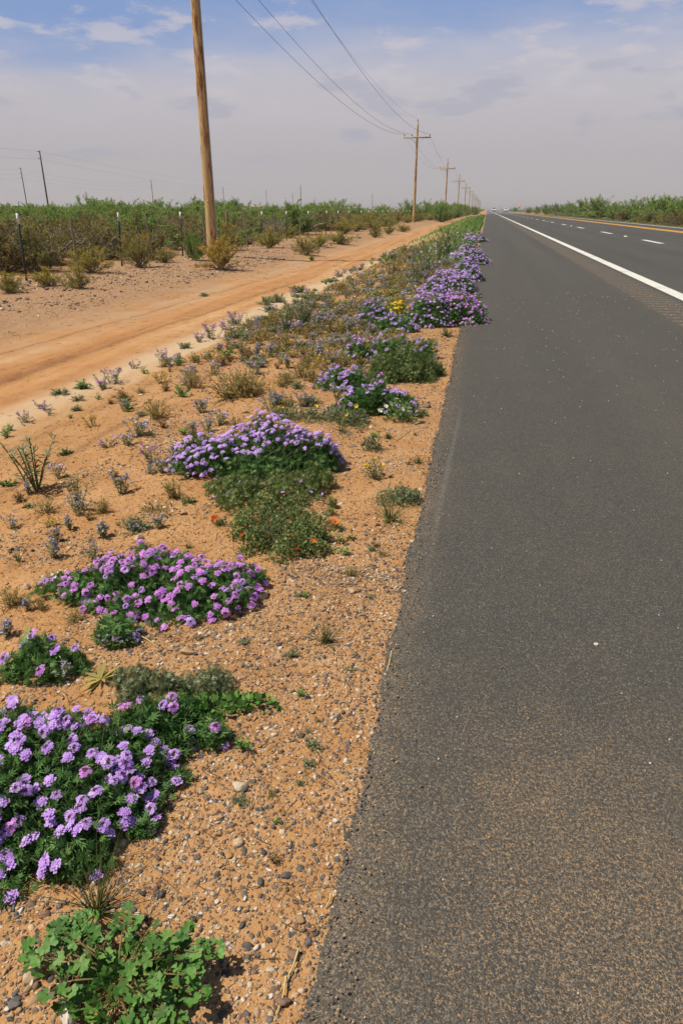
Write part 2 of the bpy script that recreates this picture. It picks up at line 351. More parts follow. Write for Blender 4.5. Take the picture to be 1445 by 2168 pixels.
def asphalt_mat():
    m, t, b = newmat('asphalt')
    g = t.n('ShaderNodeNewGeometry').outputs['Position']
    sp = t.n('ShaderNodeSeparateXYZ'); t.l(g, sp.inputs[0]); X, Y = sp.outputs[0], sp.outputs[1]
    flat = t.n('ShaderNodeCombineXYZ'); t.l(X, flat.inputs[0]); t.l(Y, flat.inputs[1]); g2 = flat.outputs[0]
    ag = t.n('ShaderNodeTexVoronoi', i_Scale=230, i_Randomness=1.0); t.l(g2, ag.inputs['Vector'])
    ag.feature = 'F1'; d1 = ag.outputs['Distance']; cs = t.n('ShaderNodeSeparateXYZ'); t.l(ag.outputs['Color'], cs.inputs[0])
    ag2 = t.n('ShaderNodeTexVoronoi', i_Scale=230); t.l(g2, ag2.inputs['Vector']); cs2 = t.n('ShaderNodeSeparateXYZ'); t.l(ag2.outputs['Color'], cs2.inputs[0])
    mp = t.n('ShaderNodeMapping'); mp.inputs['Scale'].default_value = (1, .04, 1); t.l(g2, mp.inputs[0])
    band = t.noise(mp.outputs[0], 1.3, 4, .6); mid = t.noise(g2, 2.2, 4); fine = t.noise(g2, 60, 4, .7); fine2 = t.noise(g2, 160, 3)
    lane = t.step(2.9, 3.4, X)
    base = t.ramp(cs.outputs[0], [(0, (.050, .046, .038)), (.5, (.068, .063, .053)), (.9, (.090, .083, .069)), (1, (.15, .138, .118))])
    base = t.mix(t.math('MULTIPLY', t.step(.90, .96, cs2.outputs[1]), .5), base, (.22, .19, .15))
    base = t.mix(.7, base, t.ramp(band, [(.3, (.8, .8, .82)), (.7, (1.12, 1.1, 1.06))]), 'MULTIPLY')
    base = t.mix(t.math('MULTIPLY', lane, .6), base, (.92, .95, 1.0), 'MULTIPLY')
    # blown sand lying in the pits, thick near the shoulder's end where the ground washes on
    dx = t.math('SUBTRACT', X, .30); dy = t.math('SUBTRACT', Y, 1.0)
    r = t.math('SQRT', t.math('ADD', t.math('MULTIPLY', t.math('MULTIPLY', dx, dx), 3.0), t.math('MULTIPLY', t.math('MULTIPLY', dy, dy), 1.0)))
    sandz = t.math('MULTIPLY', t.step(1.15, .1, r), .105)
    edge = t.math('MULTIPLY', t.step(.02, -.2, X), .07)
    sandz = t.math('ADD', t.math('ADD', sandz, edge), t.math('ADD', t.math('MULTIPLY', t.math('SUBTRACT', mid, .5), .08), t.math('MULTIPLY', t.math('SUBTRACT', t.noise(g2, 9, 4, .6), .5), .09)))
    sandz = t.math('SUBTRACT', sandz, .075)
    wv = t.n('ShaderNodeVectorMath', operation='ADD'); wn = t.n('ShaderNodeTexNoise', i_Scale=70, i_Detail=2); t.l(g2, wn.inputs['Vector'])
    ws = t.n('ShaderNodeVectorMath', operation='SCALE'); t.l(wn.outputs[1], ws.inputs[0]); ws.inputs['Scale'].default_value = .012
    t.l(g2, wv.inputs[0]); t.l(ws.outputs[0], wv.inputs[1])
    de = t.n('ShaderNodeTexVoronoi', i_Scale=190); de.feature = 'DISTANCE_TO_EDGE'; t.l(wv.outputs[0], de.inputs['Vector'])
    pit = t.math('ADD', de.outputs['Distance'], t.math('MULTIPLY', t.math('SUBTRACT', t.noise(g2, 120, 3, .7), .5), .60))
    sm_ = t.math('MULTIPLY', t.step(.06, -.03, t.math('SUBTRACT', pit, sandz)), .8)
    # milled rumble strip rows with dust in the grooves
    rx = t.math('MULTIPLY', t.step(2.36, 2.42, X), t.step(2.98, 2.92, X))
    fr = t.math('FRACT', t.math('DIVIDE', Y, .3))
    row = t.math('MULTIPLY', rx, t.math('MULTIPLY', t.step(.25, .35, fr), t.step(.8, .65, fr)))
    rt = t.math('MULTIPLY', row, t.math('MULTIPLY', t.step(.47, .62, t.noise(g2, 34, 3, .7)), .85))
    sm_ = t.math('MAXIMUM', sm_, rt)
    sand = t.mix(fine2, (.33, .205, .105), (.45, .29, .155))
    base = t.mix(sm_, base, sand)
    base = t.mix(t.math('MULTIPLY', t.step(.4, .8, mid), .05), base, (.17, .13, .09))
    # worn wheel paths, lane seam and a pale scuff close to the broken edge
    wob = t.math('MULTIPLY', t.math('SUBTRACT', band, .5), .5); xw_ = t.math('ADD', X, wob)
    for x0, wdt, a_ in ((4.2, .45, .2), (6.1, .45, .16), (8.3, .45, .14), (10.3, .45, .14), (.9, .5, .07), (2.1, .3, .10), (7.45, .05, .3), (3.0, .04, .2)):
        k_ = t.math('MULTIPLY', t.step(wdt, 0, t.math('ABSOLUTE', t.math('SUBTRACT', xw_ if wdt > .2 else X, x0))), a_)
        base = t.mix(k_, base, (.028, .027, .026))
    sc_ = t.math('MULTIPLY', t.step(.022, .0, t.math('ABSOLUTE', t.math('SUBTRACT', t.math('ADD', X, t.math('MULTIPLY', Y, -.02)), -.17))), t.math('MULTIPLY', t.step(2.0, 3.2, Y), t.step(5.2, 4.2, Y)))
    base = t.mix(t.math('MULTIPLY', sc_, t.math('MULTIPLY', t.step(.4, .6, fine), .4)), base, (.24, .22, .19))
    t.l(base, b.inputs['Base Color'])
    t.l(t.math('SUBTRACT', .82, t.math('MULTIPLY', t.step(120, 330, Y), .55)), b.inputs['Roughness'])
    b.inputs['Specular IOR Level'].default_value = .35
    hh = t.math('ADD', t.math('MULTIPLY', t.math('SUBTRACT', 1, d1), .6), t.math('MULTIPLY', fine, .4))
    hh = t.math('SUBTRACT', hh, t.math('MULTIPLY', row, .8))
    bp = t.n('ShaderNodeBump', i_Strength=.7, i_Distance=.006); t.l(hh, bp.inputs['Height']); t.l(bp.outputs[0], b.inputs['Normal'])
    return m
M['asphalt'] = asphalt_mat()

def stone_mat():
    m, t, b = newmat('stones')
    a = t.n('ShaderNodeAttribute', attribute_name='tint').outputs['Fac']
    g = t.n('ShaderNodeTexCoord').outputs['Object']
    c = t.ramp(a, [(0, (.052, .048, .043)), (.28, (.135, .12, .105)), (.34, (.17, .115, .085)), (.5, (.24, .13, .08)), (.56, (.36, .21, .10)), (.75, (.44, .29, .16)), (.88, (.52, .40, .26)), (1, (.60, .55, .48))])
    c = t.mix(.8, c, t.ramp(t.noise(g, 160, 3), [(.3, (.75, .75, .75)), (.7, (1.15, 1.12, 1.08))]), 'MULTIPLY')
    t.l(c, b.inputs['Base Color']); b.inputs['Roughness'].default_value = .75; return m
M['stone'] = stone_mat()

# ------------------------------------------------------------------ camera, light, sky
cam = bpy.data.cameras.new('camera'); co = bpy.data.objects.new('camera', cam); COL.objects.link(co)
cam.sensor_fit = 'VERTICAL'; cam.sensor_height = 36; cam.lens = 36 * FPX / IH; cam.clip_start = .05; cam.clip_end = 30000
co.location = (0, 0, CH); co.rotation_euler = (math.pi / 2 - TH, 0, YAW)
S.camera = co

SUN_EL, SUN_DIR = math.radians(60), np.array([-.95, -.31])   # horizontal direction towards the sun
az = math.atan2(SUN_DIR[0], SUN_DIR[1])
sl = bpy.data.lights.new('sun', 'SUN'); sl.energy = 4.9; sl.angle = math.radians(.5); sl.color = (1, .94, .82)
so = bpy.data.objects.new('sun', sl); COL.objects.link(so)
sv = Vector((SUN_DIR[0] * math.cos(SUN_EL), SUN_DIR[1] * math.cos(SUN_EL), math.sin(SUN_EL)))
so.rotation_euler = sv.to_track_quat('Z', 'Y').to_euler()

w = bpy.data.worlds.new('World'); S.world = w; w.use_nodes = True
t = NT(w); bg = t.N['Background']; STR = .065; bg.inputs[1].default_value = STR
sky = t.n('ShaderNodeTexSky'); sky.sky_type = 'NISHITA'; sky.sun_disc = False
sky.sun_elevation = SUN_EL; sky.sun_rotation = az; sky.dust_density = 2.0; sky.altitude = 900
gd = t.n('ShaderNodeTexCoord').outputs['Generated']
sp = t.n('ShaderNodeSeparateXYZ'); t.l(gd, sp.inputs[0]); Z = sp.outputs[2]
k = 1 / STR
def kc(r, g_, b_): return (r * k, g_ * k, b_ * k)
cloudp = t.n('ShaderNodeMapping'); cloudp.inputs['Scale'].default_value = (1, 1, 3.6); cloudp.inputs['Location'].default_value = (.35, .1, .2); t.l(gd, cloudp.inputs[0])
cn = t.noise(cloudp.outputs[0], 3.4, 6, .55); cn2 = t.noise(cloudp.outputs[0], 11, 6, .58)
zz = t.math('ADD', Z, t.math('MULTIPLY', t.math('SUBTRACT', cn, .5), .16))
haze = t.ramp(t.math('MULTIPLY', Z, 4), [(0, (.475, .440, .435)), (.25, (.475, .448, .468)), (.5, (.525, .50, .535)), (.72, (.505, .51, .60)), (.9, (.42, .45, .58)), (1, (.36, .42, .58))])
haze = t.mix(1.0, haze, kc(1, 1, 1), 'MULTIPLY')
c = t.mix(t.step(.135, .225, zz), haze, kc(.235, .345, .60))
# thin pale veils and small blue-grey cloud undersides
c = t.mix(t.math('MULTIPLY', t.math('MULTIPLY', t.step(.50, .64, cn2), t.step(.08, .17, Z)), .65), c, kc(.60, .56, .60))
puff = t.noise(cloudp.outputs[0], 7.5, 5, .5)
c = t.mix(t.math('MULTIPLY', t.math('MULTIPLY', t.step(.545, .62, puff), t.math('MULTIPLY', t.step(.04, .08, Z), t.step(.19, .14, Z))), .42), c, kc(.36, .38, .49))
c = t.mix(t.step(.28, .5, Z), c, sky.outputs[0])
c = t.mix(t.step(.0, -.03, Z), c, kc(.25, .18, .12))
t.l(c, bg.inputs[0])

S.view_settings.view_transform = 'Standard'; S.view_settings.look = 'None'; S.view_settings.exposure = 0.0; S.view_settings.gamma = 1
S.cycles.use_denoising = True
S.cycles.max_bounces = 5; S.cycles.diffuse_bounces = 2; S.cycles.transmission_bounces = 3; S.cycles.transparent_max_bounces = 4
S.cycles.use_adaptive_sampling = True; S.cycles.adaptive_threshold = .02

# ------------------------------------------------------------------ the ground and the road
def graded(a, b, d0, g, lim=1e9):
    out = [a]; d = d0
    while out[-1] < b:
        out.append(out[-1] + d); d = min(d * g, lim)
    out[-1] = b; return np.array(out)
xs = -graded(.16, 6.0, .014, 1.006)[::-1]
xs = np.concatenate([-graded(6.0, 5000, .06, 1.07)[::-1][:-1], xs, [-.08, 0, 4, 10, 15.5], graded(15.7, 5000, .25, 1.12)])
ys = np.concatenate([-graded(-.3, 4000, .3, 1.35)[::-1][:-1], graded(.3, 3.2, .014, 1.002)[:-1], graded(3.2, 9000, .022, 1.022)])
GX, GY = np.meshgrid(xs, ys, indexing='xy'); GZ = hgt(GX, GY)
ny, nx = GX.shape; idx = np.arange(nx * ny).reshape(ny, nx)
quads = np.stack([idx[:-1, :-1], idx[:-1, 1:], idx[1:, 1:], idx[1:, :-1]], -1).reshape(-1, 4)
g_ = MB(); g_.raw(np.stack([GX, GY, GZ], -1), quads)
tag(g_.build('ground', M['ground'], smooth=True), 'orange sandy desert ground with gravel and scrub', None, None, 'structure')

# the bare track: a sheet just above the ground carrying the same soil
ty = graded(1.0, 400, .05, 1.015)
tx = np.linspace(0, 1, 70)
L_ = -5.7 + .5 * fbm(ty * .35, 3.0 + 0 * ty, 3) * 2; R_ = -3.02 + .14 * fbm(ty * .9, 8 + 0 * ty, 3) * 2
TX = L_[:, None] * (1 - tx) + R_[:, None] * tx; TY = np.repeat(ty[:, None], len(tx), 1)
TZ = hgt(TX, TY) + np.interp(np.minimum(tx, 1 - tx), [0, .02, .05, .1], [-.03, -.008, .001, .004])[None]
idx = np.arange(TX.size).reshape(TX.shape)
g_ = MB(); g_.raw(np.stack([TX, TY, TZ], -1), np.stack([idx[:-1, :-1], idx[:-1, 1:], idx[1:, 1:], idx[1:, :-1]], -1).reshape(-1, 4))
tag(g_.build('dirt_track', M['ground'], smooth=True), 'bare orange dirt track between the verge and the fence', None, None, 'structure')

# asphalt with a broken, crumbling left edge
ry = np.concatenate([graded(-1.5, .45, .2, 1)[:-1], graded(.45, 4.0, .0085, 1.001)[:-1], graded(4.0, 6000, .016, 1.03)])
off = np.concatenate([[-.035, -.02, -.008], np.arange(0, .17, .0085), graded(.17, 2.3, .03, 1.3), np.arange(2.6, 15.9, 1.0)])
ex = -.2 + .020 * fbm(ry * 1.3, 1.5 + 0 * ry, 3) * 2 + .016 * fbm(ry * 9, 4.5 + 0 * ry, 3) * (1 - sm(8, 30, ry)) * 2
AX = ex[:, None] * np.exp(-np.maximum(off, 0) / 1.2)[None] + off[None] + (-.2) * (1 - np.exp(-np.maximum(off, 0) / 1.2))[None] + .2 * 0
AY = np.repeat(ry[:, None], len(off), 1)
prof = np.interp(off, [-.035, -.02, -.008, .03, .09, .2], [-.05, -.03, -.012, .008, .016, .02])
nearE = (1 - sm(5, 16, AY))
bump = (fbm(AX * 60, AY * 60, 3) * .018 + fbm(AX * 20, AY * 20, 2) * .010) * np.clip(1 - np.abs(off - .015) / .13, 0, 1)[None] * nearE
jx = fbm(AX * 42 + 9, AY * 42, 2) * .018 * np.clip(1 - np.abs(off) / .06, 0, 1)[None] * nearE
AZ = prof[None] + bump
idx = np.arange(AX.size).reshape(AX.shape)
g_ = MB(); g_.raw(np.stack([AX + jx, AY, AZ], -1), np.stack([idx[:-1, :-1], idx[:-1, 1:], idx[1:, 1:], idx[1:, :-1]], -1).reshape(-1, 4))
tag(g_.build('road', M['asphalt'], smooth=True), 'grey asphalt highway with a wide dusty shoulder', None, None, 'structure')

def strip(name, x0, x1, y0, y1, z, mat, label):
    yy = graded(y0, y1, max(.5, (y1 - y0) / 200), 1.03) if y1 - y0 > 20 else np.array([y0, y1])
    V = np.concatenate([np.stack([np.full_like(yy, x0), yy, np.full_like(yy, z)], -1), np.stack([np.full_like(yy, x1), yy, np.full_like(yy, z)], -1)])
    n = len(yy); i = np.arange(n - 1)
    o = MB().raw(V, np.stack([i, i + n, i + n + 1, i + 1], -1)).build(name, mat)
    return tag(o, label, None, None, 'structure')
strip('edge_line', 3.05, 3.29, 2, 1500, .0245, M['linewhite'], 'solid white line between shoulder and lane')
strip('centre_line', 11.62, 11.92, 2, 1500, .0245, M['lineorange'], 'left stripe of the double orange centre line')
strip('centre_line', 12.08, 12.38, 2, 1500, .0245, M['lineorange'], 'right stripe of the double orange centre line')
strip('edge_line', 14.45, 14.7, 2, 1500, .0245, M['linewhite'], 'solid white line along the far road edge')
d0 = ground(1318, 499)[1]; d1 = ground(1250, 486.6)[1]
STEP_D = d1 - d0
ordn = ['first', 'second', 'third', 'fourth', 'fifth', 'sixth', 'seventh', 'eighth', 'ninth', 'tenth', 'eleventh', 'twelfth', 'thirteenth', 'fourteenth', 'fifteenth', 'sixteenth', 'seventeenth', 'eighteenth', 'nineteenth', 'twentieth']
for i in range(-1, 16):
    y = d0 + i * STEP_D
    o = strip('lane_dash', 7.08, 7.32, y, y + STEP_D * .3, .0245, M['linewhite'], f'white lane dash on the road, {ordn[i + 1]} counting away')
    o['group'] = 'white dashes between the lanes'
rm = MB().raw([[-.06, -.05, 0], [.06, -.05, 0], [.06, .05, 0], [-.06, .05, 0], [-.04, -.02, .022], [.04, -.02, .022], [.04, .02, .022], [-.04, .02, .022]],
              [[4, 5, 6, 7], [0, 1, 5, 4], [1, 2, 6, 5], [2, 3, 7, 6], [3, 0, 4, 7]]).mesh('road_reflector', M['linewhite'])
for i, k_ in enumerate((0, 2, 4)):
    o = link('road_reflector', rm); o.location = (7.2, d0 + (k_ - .35) * STEP_D, .02); o.scale = (1.5, 1.5, 1.5)
    tag(o, f'small white raised reflector between lane dashes, {ordn[i]} counting away', 'reflector', 'raised reflectors between the lane dashes')

# ------------------------------------------------------------------ gravel
def ico(sub=0):
    p = (1 + 5 ** .5) / 2
    V = nrm(np.array([[-1, p, 0], [1, p, 0], [-1, -p, 0], [1, -p, 0], [0, -1, p], [0, 1, p], [0, -1, -p], [0, 1, -p], [p, 0, -1], [p, 0, 1], [-p, 0, -1], [-p, 0, 1]], float))
    F = [[0, 11, 5], [0, 5, 1], [0, 1, 7], [0, 7, 10], [0, 10, 11], [1, 5, 9], [5, 11, 4], [11, 10, 2], [10, 7, 6], [7, 1, 8], [3, 9, 4], [3, 4, 2], [3, 2, 6], [3, 6, 8], [3, 8, 9], [4, 9, 5], [2, 4, 11], [6, 2, 10], [8, 6, 7], [9, 8, 1]]
    for _ in range(sub):
        V = list(map(tuple, V)); mid = {}; G = []
        def md(a, b):
            key = (min(a, b), max(a, b))
            if key not in mid:
                q = nrm((np.array(V[a]) + np.array(V[b])) / 2); mid[key] = len(V); V.append(tuple(q))
            return mid[key]
        for a, b, c_ in F:
            x, y, z = md(a, b), md(b, c_), md(c_, a); G += [[a, x, z], [b, y, x], [c_, z, y], [x, y, z]]
        F = G; V = np.array(V)
    return np.array(V, float), np.array(F, int)
def stone_tpl(r, sub):
    V, F = ico(sub)
    for _ in range(8):      # flattened facets
        n = rdir(r, 1)[0]; d = r.uniform(.34, .78); h = V @ n
        V = V - np.maximum(h - d, 0)[:, None] * n * .9
    V = V * (1 + r.normal(0, .05, (len(V), 1)))
    return V, F
def yawframes(r, n, tilt=.35):
    up = nrm(np.stack([r.normal(0, tilt, n), r.normal(0, tilt, n), np.ones(n)], -1)); a = r.uniform(0, 2 * math.pi, n)
    d = np.stack([np.cos(a), np.sin(a), np.zeros(n)], -1); d = nrm(d - (d * up).sum(-1, keepdims=True) * up)
    return np.stack([d, np.cross(up, d), up], -1)
r = rs(11)
gv = MB()
def scatter(n, x0, x1, y0, y1, rmin, rmax, tpls, keepf):
    x = r.uniform(x0, x1, n); y = r.uniform(y0, y1, n)
    den = keepf(x, y); kmask = r.rand(n) < den; x = x[kmask]; y = y[kmask]; n = len(x)
    rad = rmin * (rmax / rmin) ** (r.rand(n) ** 2.5)
    sc = rad[:, None] * np.stack([r.uniform(.75, 1.6, n), r.uniform(.6, 1.1, n), r.uniform(.35, .7, n)], -1)
    z = hgt(x, y) + sc[:, 2] * r.uniform(-.25, .5, n)
    tint = np.where(r.rand(n) < .30, r.uniform(0, .31, n), np.where(r.rand(n) < .34, r.uniform(.32, .55, n), r.uniform(.55, 1, n)))
    pick = r.randint(0, len(tpls), n)
    for i, tp in enumerate(tpls):
        q = pick == i
        gv.inst(tp, np.stack([x, y, z], -1)[q], yawframes(r, q.sum()), sc[q], tint[q])
t0s = [stone_tpl(r, 0) for _ in range(6)]; t1s = [stone_tpl(r, 1) for _ in range(6)]
def dens(x, y):
    p = fbm(x * 2.2 + 3, y * 2.2, 4) * 2.2
    e = .40 + .50 * sm(-1.1, -.32, x)
    return np.clip(e - .08 + p * 1.75, .015, 1) * (1 - .9 * sm(-2.9, -3.0, x))
scatter(46000, -1.3, -.17, .5, 2.4, .0014, .0045, t0s, dens)
scatter(19000, -1.3, -.17, .5, 2.4, .0028, .0105, t1s, dens)
scatter(36000, -2.3, -.17, 2.2, 5.0, .0028, .0085, t0s, dens)
scatter(7000, -2.3, -.17, 2.2, 5.0, .0055, .016, t1s, dens)
scatter(22000, -2.95, -.17, 5.0, 13, .005, .014, t0s, dens)
scatter(1800, -2.95, -.17, 4.5, 13, .012, .024, t0s, dens)
cl = MB(); n = 9000; y = 1.0 * (18 / 1.0) ** r.rand(n); x = r.uniform(-3.0, -.2, n) - (r.rand(n) < .25) * 3.2 * sm(4, 8, y)
kk = r.rand(n) < np.clip(.5 + 1.6 * fbm(x * 1.7, y * 1.7 + 9, 3), .05, 1) * np.where((x < -3.05) & (x > -3.5), 0, 1); x, y = x[kk], y[kk]; rad = r.uniform(.004, .013, len(x)) * (1 + .07 * y)
for i in range(3): cl.inst(t1s[i], np.stack([x, y, hgt(x, y) - rad * .1], -1)[i::3], yawframes(r, len(x[i::3])), rad[i::3, None] * np.array([1.2, .9, .55]), .5)
tag(cl.build('sand_clods', M['ground'], smooth=True), 'little crusted lumps of the orange sand', None, None, 'stuff')
def shelf(x, y): return np.clip(.45 + fbm(x * .9, y * .9, 3) * 2.0, .02, 1)
scatter(15000, -9.6, -6.0, 9, 30, .010, .05, t0s, shelf)
tag(gv.build('gravel', M['stone']), 'loose grey, brown and pale gravel scattered on the sand', None, None, 'stuff')
# dark crumbs broken off the asphalt edge
cr = MB(); n = 2000
y = .5 + 9.5 * r.rand(n) ** 1.7; x = np.interp(y, ry, ex) + r.normal(.006, .012, n) - np.abs(r.normal(0, .012, n)); rad = (.0014 + .0042 * r.rand(n) ** 2.5) * (1 + .10 * y)
zc = np.maximum(hgt(x, y), np.interp(x - np.interp(y, ry, ex), [-.03, -.008, .03, .09], [-.03, -.012, .010, .018]))
for i in range(3): cr.inst(t0s[i], np.stack([x, y, zc + rad * .3], -1)[i::3], yawframes(r, len(x[i::3]), .8), rad[i::3, None] * np.stack([r.uniform(.8, 1.5, len(x[i::3])), r.uniform(.6, 1, len(x[i::3])), r.uniform(.5, .9, len(x[i::3]))], -1), r.uniform(.05, .33, len(x[i::3])))
tag(cr.build('asphalt_rubble', M['stone']), 'dark crumbs along the broken asphalt edge', None, None, 'stuff')
# grit lying on the shoulder
cr = MB(); n = 900
x = r.uniform(-.1, 3.0, n); y = .7 + 12 * r.rand(n) ** 1.5; rad = r.uniform(.0015, .0035, n) * (1 + .12 * y)
cr.inst(t0s[1], np.stack([x, y, np.full(n, .021) + rad * .3], -1), yawframes(r, n, .4), rad, np.where(r.rand(n) < .35, r.uniform(.85, 1, n), r.uniform(.2, .8, n)))
n = 900; y = .55 + 11 * r.rand(n) ** 1.8; x = -.2 + np.abs(r.normal(0, .05, n)); rad = r.uniform(.0012, .0034, n) * (1 + .12 * y)
cr.inst(t0s[2], np.stack([x, y, np.full(n, .019) + rad * .2], -1), yawframes(r, n, .4), rad, np.where(r.rand(n) < .6, r.uniform(.55, .9, n), r.uniform(.1, .5, n)))
tag(cr.build('road_grit', M['stone']), 'sparse pale grit lying on the asphalt shoulder', None, None, 'stuff')

# stones big enough to point at: px, py, radius m, tint, label
for px, py, rad, ti, lab in (
    (502, 1785, .0125, .84, 'smooth pale oval stone on the sand right of the near verbena'),
    (628, 2022, .0125, .46, 'dark red stone at the top end of the dry straw'),
    (150, 2150, .024, .97, 'large whitish stone at the lower left of the mallow'),
    (70, 2065, .015, .80, 'tan angular stone left of the mallow leaves'),
    (600, 2118, .014, .42, 'dull red rounded stone beside the dry straw'),
    (508, 1668, .020, .90, 'flat pink-grey stone sunk in sand between verbena and asphalt'),
    (258, 1788, .012, .86, 'cream stone just below the lone verbena head'),
    (330, 1885, .0085, .5, 'small orange-red stone right of the grass by the mallow'),
    (635, 1948, .010, .56, 'rust orange round pebble near the asphalt edge'),
    (600, 1652, .010, .57, 'amber pebble near the asphalt edge beside tan chips'),
    (398, 1382, .024, .72, 'tan flat stone in front of the second verbena mound'),
    (553, 1262, .026, .76, 'long flat tan stone at the right foot of the second verbena mound'),
    (470, 1308, .018, .83, 'pale chipped stone in front of the second verbena mound'),
    (297, 1143, .026, .80, 'pale tan block behind the second verbena mound'),
    (388, 1088, .022, .66, 'round brown stone left of the orange-flowered mallow'),
    (905, 862, .034, .40, 'brown rock at the asphalt edge near the white daisies'),
    (768, 942, .026, .5, 'flat rust-red stone beside the small dark weed'),
    (742, 1252, .018, .75, 'rounded tan stone in the open gravel'),
    (590, 1392, .016, .62, 'brown stone in gravel left of the grass tuft'),
    (760, 1418, .016, .80, 'pale stone close to the asphalt edge below the grass tuft'),
    (55, 1245, .024, .82, 'pale stone beside the white daisies'),
    (30, 2130, .011, .25, 'dark grey stone at the bottom left corner'),
    (605, 1858, .011, .2, 'dark pebble between gravel patches'),
    (1260, 1364, .007, .98, 'bright white pebble lying on the asphalt shoulder'),
    (1034, 1774, .0045, .56, 'tiny orange pebble on the dusty asphalt'),
    (690, 1108, .02, .85, 'pale stone left of the single orange blossom'),
):
    X_, Y_, Z_ = ground(px, py)
    if X_ > -.15: Z_ = .02; q = (FW * FPX + RT * (px - IW / 2) + UP * (IH / 2 - py)); tt = (.02 - CH) / q[2]; X_, Y_ = q[0] * tt, q[1] * tt
    b_ = MB(); b_.inst(stone_tpl(r, 2), [[0, 0, 0]], yawframes(r, 1, .15), [[rad * 1.25, rad, rad * .62]], ti)
    o = b_.build('stone', M['stone'], smooth=True); o.location = (X_, Y_, Z_ + rad * .25)
    tag(o, lab, 'stone', 'single stones on the verge and shoulder')

for pts, lab in (([(632, 2018), (598, 2092)], 'yellow dry straw leaning on the dark red stone'),
                 ([(606, 2075), (585, 2150)], 'frayed dry straw lying below the red-stone straw'),
                 ([(700, 1900), (688, 1925)], 'short straw chip near the crumbled edge'),
                 ([(835, 935), (868, 912)], 'thin grey stick pointing at the asphalt edge'),
                 ([(285, 1345), (335, 1372)], 'pale dry stalk in front of the second verbena mound'),
                 ([(828, 1385), (812, 1440)], 'dry blade lying along the asphalt edge')):
    a = np.array(ground(*pts[0])); b2 = np.array(ground(*pts[1])); mid_ = (a + b2) / 2 + [0.004, 0, .006]
    P_ = np.stack([a + [0, 0, .012], mid_ + [0, 0, .004], b2 + [0, 0, .004]])
    o = MB().tubes(P_[None], 0.0019 * (1 + a[1] * .2), .0011 * (1 + a[1] * .2), 4).build('dry_stalk', M['straw'])
    tag(o, lab, 'straw', 'dry stalks lying on the ground')

# ------------------------------------------------------------------ flowers
def floret_tpl():
    V = [[0, 0, 0]]; F = []
    for i in range(5):
        a = i * 2 * math.pi / 5; c, s = math.cos(a), math.sin(a); b0 = len(V)
        for u, v, z in ((.06, 0, 0), (.55, -.38, .08), (.98, -.17, .02), (.88, 0, .05), (.98, .17, .02), (.55, .38, .08)):
            V.append([u * c - v * s, u * s + v * c, z])
        F += [[b0, b0 + 1, b0 + 2, b0 + 3], [b0, b0 + 3, b0 + 4, b0 + 5]]
    return T(V, F)
FLORET = floret_tpl()
def head_mesh(seed, petal, n=19):
    r = rs(seed); b = MB(); R = .0165
    a = r.uniform(0, 2 * math.pi) + np.arange(n) * 2.4; q = np.sqrt((np.arange(n) + 6.0) / (n + 5.5))
    rr = R * q * r.uniform(.9, 1.1, n)
    pos = np.stack([rr * np.cos(a), rr * np.sin(a), .0065 * (1 - q ** 2) + r.normal(0, .0014, n)], -1)
    nn = nrm(np.stack([np.cos(a) * q * .75, np.sin(a) * q * .75, np.ones(n)], -1) + r.normal(0, .22, (n, 3)))
    b.inst(FLORET, pos, frames(np.cross(nn, rdir(r, n)), nn), r.uniform(.0050, .0072, n), np.clip(r.normal(.5, .2, n), 0, 1))
    m = 13; a = np.arange(m) * 2.4; rr = .0078 * np.sqrt(np.arange(m) / m)
    b.inst(ico(0), np.stack([rr * np.cos(a), rr * np.sin(a), .0066 - rr * .3], -1), yawframes(r, m), [[.0016, .0016, .0026]] * m, r.rand(m), 1)
    # calyx below
    b.inst(LEAF, np.zeros((7, 3)) + [0, 0, -.006], frames(np.stack([np.cos(np.arange(7) * .9), np.sin(np.arange(7) * .9), np.full(7, .5)], -1), [0, 0, 1.]), .011, r.rand(7), 2)
    return b.mesh('flower_head', [petal, M['verb_center'], M['verb_leaf']])
HEADS = [head_mesh(i, M['verb_petal']) for i in range(5)]
HEADS_P = [head_mesh(i + 20, M['verb_pink'], 18) for i in range(4)]

def dome(r, n, lobes, lo=.0, hi=1.0, zmin=.0):
    """points on/in a union of half ellipsoids; returns pos, outward normal"""
    wts = np.array([l[2] * l[3] + l[4] * (l[2] + l[3]) * .5 for l in lobes]); wts /= wts.sum()
    k = r.choice(len(lobes), n * 2, p=wts); L = np.array([l[:5] for l in lobes], float)[k]
    d = rdir(r, n * 2); d[:, 2] = np.abs(d[:, 2]); d[:, 2] = np.maximum(d[:, 2], zmin); d = nrm(d)
    rad = lo + (hi - lo) * r.rand(n * 2) ** .6
    bump = 1 + .65 * fbm(d[:, 0] * 3.2 + k * 7, d[:, 1] * 3.2 + 3 * d[:, 2], 3)
    rad = rad * bump
    P_ = np.stack([L[:, 0] + d[:, 0] * L[:, 2] * rad, L[:, 1] + d[:, 1] * L[:, 3] * rad, d[:, 2] * L[:, 4] * rad], -1)
    N = nrm(np.stack([d[:, 0] / L[:, 2], d[:, 1] / L[:, 3], d[:, 2] / L[:, 4]], -1))
    keep = np.ones(n * 2, bool)
    if len(lobes) > 1:
        for j, l in enumerate(lobes):
            e = ((P_[:, 0] - l[0]) / l[2]) ** 2 + ((P_[:, 1] - l[1]) / l[3]) ** 2 + (P_[:, 2] / l[4]) ** 2
            keep &= (k == j) | (e > max(lo, .3) ** 2)
    keep = np.where(keep)[0][:n]
    return P_[keep], N[keep]
